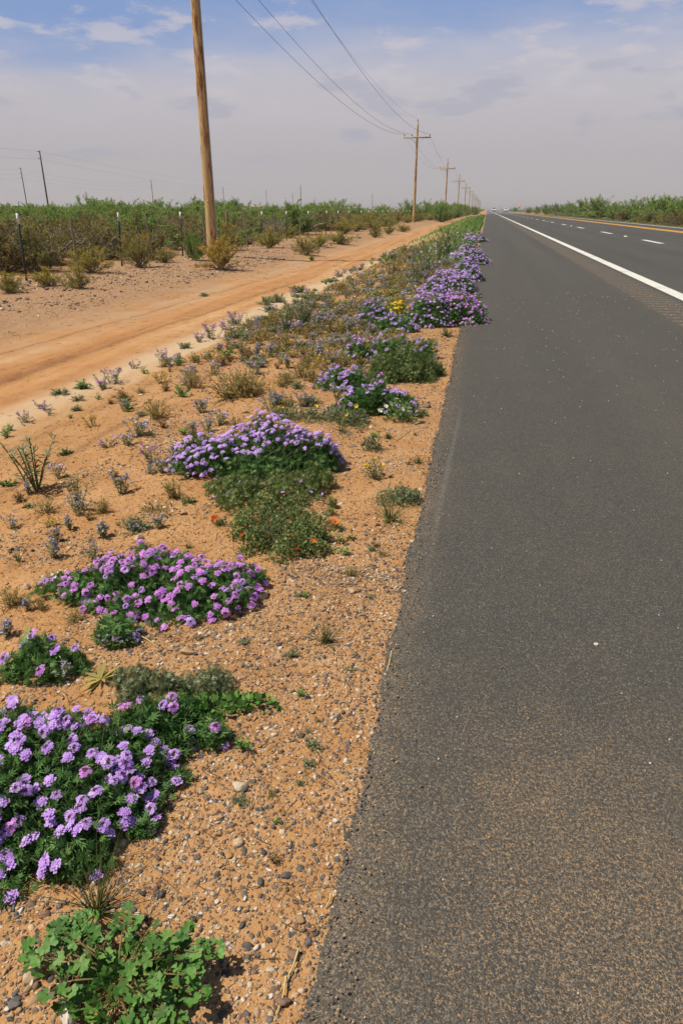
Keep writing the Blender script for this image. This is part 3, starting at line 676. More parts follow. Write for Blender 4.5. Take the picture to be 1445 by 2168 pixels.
def sprawl(r, lobes, n, small=.42, stray=.16):
    """break an envelope of half ellipsoids into many uneven tufts"""
    out = []; wts = np.array([l[2] * l[3] for l in lobes]); wts /= wts.sum()
    for i in range(n):
        l = lobes[r.choice(len(lobes), p=wts)]; q = 1.02 * r.rand() ** .5 if r.rand() > stray else r.uniform(1.0, 1.32); a = r.uniform(0, 6.28)
        s_ = small * r.uniform(.6, 1.3) * (1 - .25 * q) * (1 if q < 1.03 else .6); hh = l[4] * max(.28, math.sqrt(max(0, 1 - q * q * .92))) * r.uniform(.55, 1.2)
        out.append((l[0] + math.cos(a) * q * l[2] * .98, l[1] + math.sin(a) * q * l[3] * .98, s_ * (l[2] + l[3]) * .5, s_ * (l[2] + l[3]) * .5, hh))
    return out
def leafy(b, r, P_, N, tpl, size, mi=0, out=.6, upw=.5, wob=.7, wd=1.0, tmean=.5):
    n = len(P_); al = nrm(N * out + [0, 0, upw] + r.normal(0, wob, (n, 3))); al[:, 2] = np.abs(al[:, 2]) * .8
    s_ = size * r.uniform(.65, 1.25, n)
    b.inst(tpl, P_, frames(al, rdir(r, n) * .6 + N), np.stack([s_ * wd, s_, s_], -1), np.clip(r.normal(tmean, .22, n), 0, 1), mi)
def stems(b, r, P_, c0, spread, rad, mi, tint=.5, m=4):
    n = len(P_); base = np.array(c0) + np.stack([r.normal(0, spread[0], n), r.normal(0, spread[1], n), np.zeros(n)], -1)
    tt = np.linspace(0, 1, m)[None, :, None]
    path = base[:, None] * (1 - tt) + P_[:, None] * tt
    path[..., 2] = base[:, None, 2] * (1 - tt[..., 0] ** .6) + P_[:, None, 2] * tt[..., 0] ** .6
    b.tubes(path, rad, rad * .55, 3, r.rand(n), mi)

CLUMPS = {}
SHRINK = {'right_lobe': (.84, 1.18), 'left_lobe': (.78, 1.18), 'mid': (.74, 1.15), 'back': (.7, 1.1), 'far': (.8, 1.15), 'last': (.8, 1.2)}
def verbena(key, px, py, lobes, nleaf, leaf, nhead, hs, label, pink=0.0, seed=0, hmask=None, head_low=.1, tpl=None, rest=0, small=.42, more=0, stray=.16):
    """lobes in metres relative to the ground point under (px, py)"""
    x, y, z = ground(px, py); r = rs(seed + 100); k_, kh = SHRINK.get(key, (1, 1))
    lobes = [(l[0] * k_, l[1] * k_, l[2] * k_, l[3] * k_, l[4] * kh) for l in lobes]
    o = thing('verbena_clump', (x, y, z), 0, 1, label, 'verbena', 'purple verbena clumps along the asphalt')
    env = lobes
    if nleaf > 700: lobes = sprawl(r, lobes, int(13 + nleaf / 330) + more, small, stray) + [(l[0], l[1], l[2] * .85, l[3] * .85, l[4] * .78) for l in env]
    b = MB()
    P_, N = dome(r, nleaf, lobes, .35, 1.0)
    leafy(b, r, P_, N, CUT if tpl is None else tpl, leaf, 0)
    q = max(30, nleaf // 40); sp_ = dome(r, q, lobes, .7, .98)[0]
    stems(b, r, sp_, (np.mean([l[0] for l in env]), np.mean([l[1] for l in env]), -.01), (np.mean([l[2] for l in env]) * .45, np.mean([l[3] for l in env]) * .45), .0013, 1)
    b.build('foliage', [M['verb_leaf'], M['stem']], o)
    total = nhead + rest
    P_, N = dome(r, int(total * 2.2) + 20, lobes, 1.0, 1.05, head_low)
    if hmask is not None:
        k = np.array([hmask(*p) for p in P_]); P_ = P_[k]; N = N[k]
    # keep heads apart a little
    sel = []
    for i in range(len(P_)):
        if all(((P_[i] - P_[j]) ** 2).sum() > (hs * .019) ** 2 for j in sel[-400:]): sel.append(i)
        if len(sel) >= total: break
    P_ = P_[sel]; N = N[sel]
    # the nearest ones first
    ordr = np.argsort(P_[:, 1]); P_ = P_[ordr]; N = N[ordr]
    nrest = max(0, len(P_) - nhead)
    pick = r.permutation(len(P_)); heads = pick[:nhead]; left = pick[nhead:]
    stb = MB(); stems(stb, r, P_, (np.mean([l[0] for l in env]), np.mean([l[1] for l in env]), 0), (np.mean([l[2] for l in env]) * .5, np.mean([l[3] for l in env]) * .5), .0012, 0, m=5)
    stb.build('stem', M['stem'], o)
    for i in heads:
        src = HEADS_P if r.rand() < pink else HEADS
        h_ = link('flower_head', src[r.randint(len(src))], o)
        nn = Vector(nrm(N[i] * .5 + np.array([-.12, -.32, .72]) + r.normal(0, .26, 3)))
        h_.location = P_[i] + np.array([0, 0, .004]); h_.rotation_mode = 'QUATERNION'
        h_.rotation_quaternion = nn.to_track_quat('Z', 'Y')
        s_ = hs * r.uniform(.75, 1.15); h_.scale = (s_, s_, s_)
    if len(left):
        b = MB()
        for i in left:
            nn = nrm(N[i] * .5 + np.array([-.1, -.25, .75]) + r.normal(0, .26, 3))[None]
            fr = frames(np.cross(nn, rdir(r, 1)), nn)
            n_ = 9; a = np.arange(n_) * 2.4; rr = .0145 * np.sqrt((np.arange(n_) + .5) / n_)
            loc = np.stack([rr * np.cos(a), rr * np.sin(a), .008 * (1 - (rr / .0145) ** 2)], -1) * hs
            pp = loc @ fr[0].T + P_[i]
            b.inst(FLORET, pp, np.repeat(fr, n_, 0), r.uniform(.007, .009, n_) * hs, np.clip(r.normal(.5, .2, n_), 0, 1))
        tag(b.build('flower_heads', M['verb_pink'] if pink > .5 else M['verb_petal'], o), kind='stuff')
    CLUMPS[key] = (x, y)
    return o

verbena('near', 105, 1690, [(0, 0, .25, .19, .15), (-.17, .05, .2, .18, .15), (.13, .10, .15, .14, .11), (.07, -.09, .15, .10, .08), (-.03, -.15, .17, .10, .06), (-.25, -.12, .2, .14, .10), (.12, -.03, .16, .12, .11), (-.12, -.06, .24, .16, .14)], 19000, .026, 100, .82,
        'nearest purple verbena clump, big loose heads on dark leaves at lower left', .15, 1, rest=280, more=45, stray=.07)
verbena('second', 335, 1255, [(0, .03, .30, .17, .14), (-.22, -.03, .20, .12, .08), (.20, .03, .2, .14, .12), (.02, -.11, .26, .09, .05)], 10500, .027, 100, .80,
        'low spreading magenta-purple verbena mound below the orange-flowered mallow', .75, 2, rest=170, more=14, stray=.10)
verbena('third', 548, 985, [(0, .05, .36, .22, .25), (-.26, -.08, .19, .20, .18), (.24, .02, .2, .2, .23), (.02, -.16, .3, .14, .14)], 11000, .030, 100, .76,
        'broad purple verbena mound with bare green lower front above the mallow', .05, 3, rest=650, more=16, stray=.08, hmask=lambda x, y, z: y + z * 1.1 + .5 * float(fbm(x * 9, y * 9, 2)) > -.03 + .08 * max(0, x + .1) or (x < -.16) )
verbena('daisy', 800, 868, [(0, 0, .28, .2, .2), (.18, -.03, .14, .12, .14)], 4500, .032, 75, .95,
        'purple verbena clump sharing its front with white daisies', .1, 4)
verbena('pale', 735, 822, [(0, 0, .22, .22, .17), (-.1, .1, .16, .16, .15)], 2600, .032, 75, .95,
        'small verbena clump between the white daisies and the feathery green bush', .1, 5)
verbena('crest', 815, 760, [(0, 0, .30, .2, .24), (-.26, -.1, .18, .16, .2), (.3, .1, .2, .16, .25)], 3800, .034, 100, .95,
        'verbena with purple heads cresting behind the feathery green bush', .1, 6)
verbena('right_lobe', 968, 688, [(0, 0, .30, .26, .32), (.06, .3, .3, .26, .36)], 9000, .034, 100, .95,
        'bright pink-purple verbena mound spilling onto the asphalt edge', .6, 7, rest=300, small=.6)
verbena('left_lobe', 902, 688, [(0, 0, .34, .24, .30), (-.28, .02, .18, .18, .2), (.15, .3, .36, .3, .36)], 9000, .034, 100, .95,
        'purple verbena mound left of the one spilling onto the asphalt', .15, 8, rest=300, small=.6)
verbena('mid', 945, 624, [(0, 0, .52, .36, .42), (-.3, -.1, .3, .25, .28), (.35, -.3, .3, .3, .32)], 9000, .038, 100, 1.0,
        'pale purple verbena mound, second one back along the asphalt edge', .1, 9, rest=560, small=.65)
verbena('back', 992, 594, [(0, 0, .40, .5, .40), (.12, -.6, .28, .3, .26)], 6000, .042, 80, 1.1,
        'small purple verbena leaning on the asphalt behind the pale mound', .05, 10, rest=260, small=.6)
verbena('far', 990, 560, [(0, 0, .55, .55, .50), (.2, -.5, .38, .4, .34)], 8000, .045, 100, 1.15,
        'round deep purple verbena mound, farthest full one along the asphalt', .1, 11, rest=620, small=.65)
verbena('last', 1016, 514, [(0, 0, .34, .5, .34), (-.5, .2, .5, .5, .4)], 2200, .06, 50, 1.9,
        'last small purple verbena on the asphalt edge before the green weeds', .05, 12, rest=50)
verbena('single', 300, 1758, [(0, 0, .035, .03, .035)], 160, .024, 1, 1.0, 'single verbena head on a short sprig at the clump tip', .2, 13, tpl=CUT)
verbena('outlier', 450, 1568, [(0, 0, .045, .045, .05)], 260, .028, 2, .85, 'tiny verbena sprig with one pink head at the end of the vine', 1, 14)
verbena('sparse', 90, 1418, [(0, 0, .12, .08, .12), (.06, .02, .08, .06, .1)], 900, .03, 9, .95, 'sparse pale verbena above the nearest clump at the left edge', .1, 15)
verbena('sparse_b', 250, 1352, [(0, 0, .07, .06, .07)], 420, .03, 5, .85, 'small pale verbena tuft at the foot of the second mound', .1, 16)
verbena('hidden', 340, 1545, [(0, 0, .14, .10, .08), (.02, -.08, .12, .06, .05)], 1500, .032, 11, .95, 'verbena sprawling between the nearest clump and the green vine', .25, 17)
verbena('dull', 795, 682, [(0, 0, .24, .24, .24)], 2200, .04, 60, 1.3, 'dull purple verbena bush left of the bright yellow flowers', 0, 18, rest=20)
verbena('dull_b', 835, 700, [(0, 0, .26, .22, .2)], 1800, .04, 40, 1.3, 'loose purple verbena at the left foot of the big roadside mound', .1, 19)

# ---------------------------------------------------------------- other single plants with their own shape
def flowerdisc(n=5, w=.55):
    V = []; F = []
    for i in range(n):
        a = i * 2 * math.pi / n; c, s = math.cos(a), math.sin(a); b0 = len(V)
        for u, v, z in ((.05, 0, 0), (.6, -w * .5, .25), (1, 0, .4), (.6, w * .5, .25)): V.append([u * c - v * s, u * s + v * c, z])
        F.append([b0, b0 + 1, b0 + 2, b0 + 3])
    return T(V, F)
CUP = flowerdisc(5, 1.1); DAISY = flowerdisc(12, .32); YEL = flowerdisc(6, .8)
def blossoms(name, P_, tpl, size, mat, parent, r, tilt=.35, center=None):
    """one mesh for every flower, shared; each flower its own object"""
    b = MB(); b.inst(tpl, [[0, 0, 0]], np.eye(3)[None], size, .5)
    mats = [mat]
    if center is not None: b.inst(ico(0), [[0, 0, size * .12]], np.eye(3)[None], [[size * .32, size * .32, size * .2]], .5, 1); mats.append(center)
    me = b.mesh(name, mats)
    for p in P_:
        o = link(name, me, parent); o.location = p
        o.rotation_euler = (r.normal(0, tilt), r.normal(0, tilt), r.uniform(0, 6))
        s_ = r.uniform(.8, 1.2); o.scale = (s_, s_, s_)

# foreground mallow with palmate leaves
r = rs(31); x, y, z = ground(255, 2085)
o = thing('mallow', (x, y, z), 0, 1, 'green mallow with lobed leaves and red runners in the bottom left corner', 'mallow')
lf = MB(); st = MB()
tips = [(-.135, .045), (-.16, .0), (-.10, .075), (-.15, -.02), (.15, .07), (.13, .02), (.11, .09), (.12, -.075), (-.09, -.04), (.06, -.03), (-.03, .095), (.02, .085), (0.05, .05), (-.05, .03), (.165, .05), (.14, -.055), (.10, .05), (-.12, .06), (-.11, .02), (.16, -.01), (-.155, .04), (.09, -.09)]
for k, (u, v) in enumerate(tips):
    n = 8; tt = np.linspace(0, 1, n)
    bend = r.normal(0, .012, 2); zz = .016 + .045 * np.sin(tt * 2.4) * r.uniform(.5, 1.1)
    path = np.stack([u * tt + bend[0] * np.sin(tt * 3), v * tt + bend[1] * np.sin(tt * 3), zz], -1)
    st.tubes(path[None], .0021, .0013, 5, r.rand())
    m = 12
    ii = np.clip(1 - np.abs(r.normal(0, .24, m)), .2, 1); pos = np.stack([np.interp(ii, tt, path[:, q]) for q in range(3)], -1)
    d = np.stack([r.normal(0, 1, m) + u * 4, r.normal(0, 1, m) + v * 4, r.uniform(.0, .7, m)], -1); d = nrm(d)
    tipp = pos + d * r.uniform(.006, .022, m)[:, None]
    st.tubes(np.stack([pos, (pos + tipp) / 2 + [0, 0, .004], tipp], 1), .0009, .0007, 3, r.rand(m))
    lf.inst(PALM, tipp, frames(d * [1, 1, .4], np.array([0, 0, 1.]) + r.normal(0, .45, (m, 3))), r.uniform(.016, .034, m), np.clip(r.normal(.5, .22, m), 0, 1))
# the dense heart
m = 210; a = r.uniform(0, 6.28, m); q = np.sqrt(r.rand(m)); d = np.stack([np.cos(a) * q, np.sin(a) * q, .45 + 0 * a], -1)
pos = np.stack([np.cos(a) * q * (.085 + .04 * np.sin(a * 5 + 1)) + .01, np.sin(a) * q * (.075 + .02 * np.sin(a * 4)) - .015, .010 + .033 * (1 - q * q) * r.uniform(.3, 1.1, m)], -1)
lf.inst(PALM, pos, frames(d, np.array([0, 0, 1.]) + r.normal(0, .65, (m, 3))), r.uniform(.015, .032, m), np.clip(r.normal(.5, .34, m), 0, 1))
st.tubes(np.stack([pos * .45, pos * [.75, .75, 1.05], pos], 1)[::2], .0011, .0008, 3, r.rand(len(pos[::2])))
lf.build('foliage', M['mallow'], o, True); st.build('stem', M['redstem'], o)

def grass_mb(r, n, h, spread, w, lean=.6, mat=0):
    b = MB(); a = r.uniform(0, 6.28, n); base = np.stack([np.cos(a), np.sin(a), 0 * a], -1) * (spread * np.sqrt(r.rand(n)))[:, None]
    L_ = h * r.uniform(.55, 1.1, n); ln = np.abs(r.normal(0, lean, n)); a2 = a + r.normal(0, .6, n)
    tt = np.linspace(0, 1, 5)[None, :]
    hx = (np.sin(ln)[:, None] * tt + .5 * ln[:, None] * tt ** 2 * .6) * L_[:, None]
    zz = np.cos(ln)[:, None] * tt * L_[:, None] * (1 - .25 * tt * np.minimum(ln, 1)[:, None])
    P_ = np.stack([base[:, :1] + hx * np.cos(a2)[:, None], base[:, 1:2] + hx * np.sin(a2)[:, None], np.maximum(zz, .004)], -1)
    b.tubes(P_, w, w * .25, 3, np.clip(r.normal(.5, .28, n), 0, 1)); return b
def px2m(px, py, n): return n * project(ground(px, py))[2] / FPX
def grass(px, py, wpx, hpx, n, label, seed, mat='grass'):
    r = rs(seed); x, y, z = ground(px, py); s_ = px2m(px, py, 1)
    o = grass_mb(r, n, hpx * s_ * 1.05, wpx * s_ * .09, max(.0011, .75 * s_), .75).build('grass_tuft', M[mat]); o.location = (x, y, z)
    return tag(o, label, 'grass tuft', 'grass tufts in the gravel')
grass(688, 1362, 70, 50, 55, 'dark green grass tuft alone in the gravel right of the second verbena', 1)
grass(826, 1102, 80, 58, 70, 'upright yellow-green grass tuft in front of the low feathery herb', 2)
grass(886, 982, 36, 26, 22, 'small grass sprout between the yellow flowers and the asphalt', 3)
grass(722, 915, 44, 36, 24, 'thin grass tuft in front of the yellow flowers by the third mound', 4)
grass(205, 1930, 150, 140, 75, 'grass tuft growing up behind the foreground mallow', 5)
grass(822, 928, 34, 14, 60, 'tiny flat green grass mat below the white daisies', 6)
grass(945, 712, 40, 20, 60, 'small bright green grass patch beside the asphalt under the big mound', 7)
grass(40, 1190, 40, 40, 14, 'broad green sprout at the left edge behind the white daisies', 8)
grass(640, 690, 60, 55, 26, 'dark tall weed standing among the small lilac flowers', 9, 'herb')

def dome_plant(name, key, px, py, lobes, nleaf, leaf, mat, label, cat, seed, tpl=LEAF, wd=.45, out=.5, upw=.6, flowers=None, group=None, stemmat='stem'):
    x, y, z = ground(px, py); r = rs(seed)
    o = thing(name, (x, y, z), 0, 1, label, cat, group)
    env = lobes
    if nleaf > 1200: lobes = sprawl(r, lobes, int(13 + nleaf / 330))
    b = MB(); P_, N = dome(r, nleaf, lobes, .25, 1.05)
    leafy(b, r, P_, N, tpl, leaf, 0, out, upw, .7, wd)
    q = max(12, nleaf // 30); sp_ = dome(r, q, lobes, .75, 1.0)[0]
    stems(b, r, sp_, (env[0][0], env[0][1], -.005), (env[0][2] * .4, env[0][3] * .4), .0011 + .02 * leaf, 1)
    b.build('foliage', [M[mat], M[stemmat]], o)
    if flowers:
        for (nm, n, tpl_, size, m, cm, lo) in flowers:
            P2, N2 = dome(r, n, lobes, 1.02, 1.1, lo)
            blossoms(nm, P2, tpl_, size, M[m], o, r, .5, M[cm] if cm else None)
    CLUMPS[key] = (x, y); return o
dome_plant('globemallow', 'globe', 590, 1150, [(.03, 0, .20, .16, .13), (-.14, .10, .18, .14, .10), (.12, .06, .15, .16, .14), (-.02, .22, .24, .14, .13)], 8500, .013, 'globe', 'yellowish green globemallow dotted with orange blossoms between two verbena mounds', 'globemallow', 41, LEAF, .8,
           flowers=[('blossom', 6, CUP, .017, 'orange', None, .3), ('bud', 60, CUP, .0055, 'orange', None, .2)])
for i, (px, py, lab) in enumerate(((466, 1112, 'single orange globemallow blossom on a runner left of its bush'), (714, 1122, 'single orange globemallow blossom on a runner near the asphalt side'), (530, 1140, 'pair of orange globemallow blossoms above the purple mound'))):
    dome_plant('globemallow_sprig', f'sprig{i}', px, py, [(0, 0, .035, .03, .03)], 70, .014, 'globe', lab, 'globemallow', 50 + i, LEAF, .8, flowers=[('blossom', 1 + (i == 2), CUP, .020, 'orange', None, .8)], group='orange blossoms on runners')
dome_plant('green_herb', 'herb', 565, 1045, [(0, .02, .27, .18, .15), (.20, .05, .17, .16, .17), (-.20, .0, .14, .12, .08), (.07, -.12, .26, .12, .10), (-.05, -.18, .2, .1, .06)], 7500, .020, 'globe', 'tangled green herb spilling down the front of the broad verbena mound', 'herb', 42, CUT, 1.3, .25, .9, flowers=[('blossom', 22, FLORET, .011, 'verb_petal', None, .3)])
dome_plant('feathery_bush', 'bush', 848, 800, [(0, 0, .27, .2, .25), (.18, .06, .18, .17, .23), (-.15, 0, .16, .15, .2)], 8000, .036, 'globe', 'bright green feathery bush beside the asphalt, purple heads behind it', 'bush', 43, CUT, .8, .35, .9)
dome_plant('low_herb', 'lowherb', 842, 1062, [(0, 0, .11, .09, .07), (.05, .03, .07, .06, .06)], 700, .02, 'greygreen', 'low green feathery herb behind the yellow-green grass tuft', 'herb', 44, CUT, 1, flowers=None)
dome_plant('artemisia', 'art', 318, 1462, [(0, 0, .12, .07, .055), (-.06, .03, .07, .05, .05)], 1500, .018, 'greygreen', 'grey-green feathery mat between the nearest clump and the gravel', 'herb', 45, CUT, 1)
dome_plant('artemisia', 'art_b', 440, 1458, [(0, 0, .085, .05, .05), (.02, .02, .04, .04, .065)], 900, .016, 'greygreen', 'small grey-green mat right beside the vine leaves', 'herb', 46, CUT, 1)
dome_plant('vine', 'vine', 455, 1500, [(0, 0, .10, .04, .03), (.10, .03, .09, .03, .028), (-.07, -.03, .08, .05, .03), (-.01, -.09, .05, .05, .03)], 420, .024, 'mallow', 'dark green broad-leaved vine creeping right over the gravel', 'vine', 47, LEAF, .8, 1, .3)
dome_plant('yellow_flower_plant', 'yel', 790, 1012, [(0, 0, .055, .045, .10)], 190, .022, 'greygreen', 'small plant topped with yellow flowers alone in the gravel', 'yellow flower', 48, LEAF, .3, .3, 1, flowers=[('blossom', 12, YEL, .013, 'yellow', None, .75)])
dome_plant('dark_weed', 'weed', 787, 952, [(0, 0, .055, .05, .07)], 160, .035, 'greygreen', 'small dark spiky weed beside the flat rust-red stone', 'weed', 49, LEAF, .25, .5, .7)
dome_plant('yellow_flower_bush', 'yelb', 840, 668, [(0, 0, .20, .15, .16)], 600, .04, 'herb', 'bright golden yellow flowers between dull and bright purple verbena', 'yellow flower', 61, LEAF, .35, flowers=[('blossom', 80, YEL, .03, 'yellow', None, .35)])
dome_plant('yellow_flower_bush', 'yelc', 700, 893, [(0, 0, .24, .14, .13), (-.25, 0, .15, .1, .1)], 1500, .03, 'greygreen', 'grey-green plant with yellow flowers between third mound and white daisies', 'yellow flower', 62, LEAF, .3, flowers=[('blossom', 11, YEL, .017, 'yellow', None, .5)])
dome_plant('white_daisy', 'dais', 846, 893, [(0, 0, .12, .06, .15)], 260, .03, 'herb', 'white daisies in the front of a purple verbena clump', 'daisy', 63, LEAF, .3, flowers=[('blossom', 15, DAISY, .021, 'white', 'yellow', .35)])
dome_plant('white_daisy', 'daisb', 128, 1240, [(0, 0, .08, .05, .05)], 160, .02, 'olive', 'tiny white daisies left of the second verbena mound', 'daisy', 64, LEAF, .3, flowers=[('blossom', 14, DAISY, .0075, 'white', 'yellow', .4)])
dome_plant('white_daisy', 'daisc', 335, 1085, [(0, 0, .09, .06, .05)], 160, .02, 'olive', 'tiny white daisies behind the grey-green tuft above second mound', 'daisy', 65, LEAF, .3, flowers=[('blossom', 12, DAISY, .009, 'white', 'yellow', .4)])
dome_plant('grey_herb', 'ghb', 955, 650, [(0, 0, .2, .12, .2)], 500, .09, 'greygreen', 'grey-green spiky herb between the first and second roadside mounds', 'herb', 66, LEAF, .14, .15, 1.2)
# yellowing broad blades
r = rs(77); x, y, z = ground(215, 1440); b = MB(); n = 13; a = r.uniform(-.3, 6, n)
al = nrm(np.stack([np.cos(a), np.sin(a), r.uniform(.05, .8, n)], -1)); b.inst(LEAF, np.zeros((n, 3)) + [0, 0, .004], frames(al, [0, 0, 1.]), np.stack([r.uniform(.012, .018, n), r.uniform(.045, .085, n), np.full(n, .05)], -1), r.rand(n))
o = b.build('yellowing_plant', M['yucca']); o.location = (x, y, z); tag(o, 'yellowing plant with broad dry blades above the nearest verbena clump', 'plant')

# ---------------------------------------------------------------- small wild plants of the verge
def sprig_proto(kind, seed):
    """a small plant about 1 unit tall: foliage + blossom parts"""
    r = rs(seed); o = thing(kind[0], (0, 0, 0)); fol = MB(); bl = MB(); mats = kind[1]
    n, hgt_, spread, nl, ll, lw, nb, bs, lean = kind[2]
    a = r.uniform(0, 6.28, n); ln = np.abs(r.normal(0, lean, n)); L_ = r.uniform(.55, 1.05, n) * hgt_
    base = np.stack([np.cos(a), np.sin(a), 0 * a], -1) * (spread * r.rand(n))[:, None]
    tt = np.linspace(0, 1, 5)
    tip = base + np.stack([np.cos(a) * np.sin(ln), np.sin(a) * np.sin(ln), np.cos(ln)], -1) * L_[:, None] + r.normal(0, .05, (n, 3))
    tip[:, 2] = np.maximum(tip[:, 2], .1)
    P_ = base[:, None] * (1 - tt)[None, :, None] + tip[:, None] * tt[None, :, None]
    P_[..., 2] += (.07 * np.sin(tt * math.pi))[None]
    fol.tubes(P_, .013, .008, 3, r.rand(n), 1)
    for i in range(n):
        u = np.clip(r.beta(1.2, 1.0, nl), .02, .98); q = np.stack([np.interp(u, tt, P_[i, :, k]) for k in range(3)], -1)
        aa = r.uniform(0, 6.28, nl); d = np.stack([np.cos(aa), np.sin(aa), r.uniform(.2, 1.2, nl)], -1)
        s_ = ll * r.uniform(.6, 1.2, nl)
        fol.inst(LEAF, q, frames(d, [0, 0, 1.] + r.normal(0, .4, (nl, 3))), np.stack([s_ * lw, s_, s_], -1), np.clip(r.normal(.5, .25, nl), 0, 1))
        if nb:
            m = nb; q = tip[i] + r.normal(0, 1, (m, 3)) * [bs * .7, bs * .7, bs * 1.0] + [0, 0, -bs * .4]
            bl.inst(kind[3], q, frames(rdir(r, m), [0, 0, 1.] + r.normal(0, .5, (m, 3))), bs * r.uniform(.5, .9, m), np.clip(r.normal(.5, .25, m), 0, 1))
    fol.build('foliage', [M[mats[0]], M[mats[1]]], o)
    if nb: bl.build('blossom', M[mats[2]], o)
    return o
# name, (leaf, stem, petal), (stems, h, spread, leaves per stem, leaf len, leaf width, blossoms per stem, blossom size, lean), template
K = {
 'lilac': (('lilac_wildflower', ('greygreen', 'stem', 'lilac'), (10, 1, .25, 20, .20, .28, 8, .066, .38), FLORET), 'lilac wildflower', 'dusty lilac wildflower with greyish leaves', 4),
 'purple': (('purple_wildflower', ('greygreen', 'stem', 'verb_pink'), (9, .95, .3, 22, .22, .25, 6, .075, .5), FLORET), 'purple wildflower', 'magenta-purple wildflower with grey-green leaves', 3),
 'olive': (('olive_tuft', ('olive', 'brown', None), (34, .95, .3, 14, .15, .3, 0, 0, .75), LEAF), 'dry herb', 'olive-brown twiggy tuft', 3),
 'grey': (('grey_mat', ('greygreen', 'stem', None), (30, .6, .35, 22, .17, .28, 0, 0, .9), LEAF), 'herb', 'low grey-green mat', 3),
 'green': (('green_sprout', ('herb', 'stem', None), (8, .85, .12, 14, .30, .3, 0, 0, .6), LEAF), 'weed', 'small green sprout', 2),
 'yellow': (('yellow_wildflower', ('olive', 'stem', 'yellow'), (13, .8, .25, 16, .16, .3, 3, .08, .5), YEL), 'yellow wildflower', 'yellow-flowered tuft', 2),
 'tall': (('tall_weed', ('greygreen', 'stem', None), (9, 1, .1, 24, .15, .2, 0, 0, .42), LEAF), 'weed', 'tall thin-stemmed grey-green weed', 2),
 'orange': (('orange_wildflower', ('globe', 'stem', 'orange'), (22, .5, .4, 20, .16, .6, .0, 0, 1.1), LEAF), 'herb', 'flat green mat', 2),
 'brown': (('dry_tuft', ('brown', 'brown', None), (16, .7, .2, 12, .22, .25, 0, 0, .6), LEAF), 'dry herb', 'dry brown tuft', 2),
}
PROTO = {}
plants = []   # kind, x, y, size
def man(kind, lst):
    for px, py, hp in lst:
        x, y, z = ground(px, py); plants.append((kind, x, y, px2m(px, py, hp) * (.88 if kind in ('lilac', 'purple') else 1.08)))
man('purple', [(92, 868, 28), (54, 896, 30), (107, 877, 20), (239, 812, 40), (218, 822, 34), (343, 765, 34), (450, 716, 36), (322, 977, 45), (225, 946, 30), (420, 725, 26), (537, 791, 34), (284, 780, 22), (480, 697, 30), (505, 690, 28)])
man('lilac', [(291, 924, 48), (272, 943, 34), (367, 982, 52), (256, 1046, 60), (315, 1003, 36), (170, 1090, 52), (123, 1014, 42), (59, 1045, 34), (336, 1119, 40), (149, 1122, 42), (221, 1138, 44), (118, 1148, 38), (24, 1119, 36), (113, 1181, 54), (197, 1181, 40), (284, 1128, 26), (237, 1368, 38), (271, 1370, 34), (139, 1437, 46), (16, 1345, 50), (432, 873, 44), (464, 901, 40), (575, 872, 46), (610, 780, 34), (642, 861, 34), (664, 726, 28), (709, 741, 32), (739, 705, 30), (676, 763, 34), (758, 745, 26), (345, 1000, 40), (395, 1010, 40), (410, 920, 40), (440, 915, 36), (60, 1290, 36)])
man('olive', [(370, 1052, 42), (332, 886, 44), (491, 842, 62), (530, 838, 56), (515, 830, 48), (408, 821, 36), (550, 722, 34), (705, 707, 42), (705, 770, 40), (836, 580, 34), (100, 1085, 34), (215, 1085, 34), (160, 1310, 30), (26, 1280, 40), (84, 1290, 30), (600, 735, 40), (640, 800, 36), (575, 700, 34)])
man('grey', [(285, 1122, 40), (166, 849, 22), (391, 738, 22), (175, 822, 20), (128, 836, 24), (300, 880, 18), (630, 620, 26), (585, 640, 28), (432, 628, 14), (820, 650, 30), (560, 645, 24)])
man('green', [(175, 824, 24), (305, 792, 16), (270, 866, 26), (512, 1585, 40), (210, 845, 14), (14, 925, 24), (22, 912, 20), (390, 920, 22), (240, 1225, 24), (30, 1440, 34), (150, 885, 12)])
man('yellow', [(111, 1112, 26), (450, 765, 30), (552, 894, 30), (575, 834, 20), (720, 660, 26)])
man('tall', [(78, 1038, 115), (168, 1080, 75), (642, 690, 62), (608, 704, 60), (900, 590, 62), (925, 570, 60), (880, 605, 50), (950, 550, 60)])
man('orange', [(137, 962, 26), (20, 1027, 26), (60, 1075, 20), (400, 1065, 24)])
man('brown', [(40, 1060, 30), (240, 1010, 24), (190, 1100, 24), (345, 905, 26), (300, 1160, 26), (450, 1000, 30), (400, 1160, 20)])
r = rs(5)
def hole(x, y):
    for c_ in CLUMPS.values():
        if (x - c_[0]) ** 2 + (y - c_[1]) ** 2 < .14: return True
    return False
cnt = 0
while cnt < 800:
    y = 4.2 * (28 / 4.2) ** r.rand(); x = r.uniform(-3.05, -.5)
    dn = .12 + .9 * sm(5.5, 9.0, y) + 1.3 * fbm(x * 1.0, y * .8, 3)
    dn *= .45 + .55 * sm(-3.0, -1.8, x) if y < 12 else 1
    if y > 11: dn = .16 + 1.5 * fbm(x * 1.1, y * .6, 3) + .5 * sm(-1.9, -.9, x) * sm(12, 18, y)
    if r.rand() > dn or hole(x, y) or (y < 14 and x > -.75): continue
    k = r.choice(['lilac', 'olive', 'purple', 'grey', 'brown', 'yellow', 'green', 'tall'], p=[.26, .30, .06, .18, .08, .05, .05, .02])
    h_ = r.uniform(.06, .15) * (1 + .7 * sm(6, 20, y)); plants.append((k, x, y, h_ * (1.5 if k == 'tall' else 1))); cnt += 1
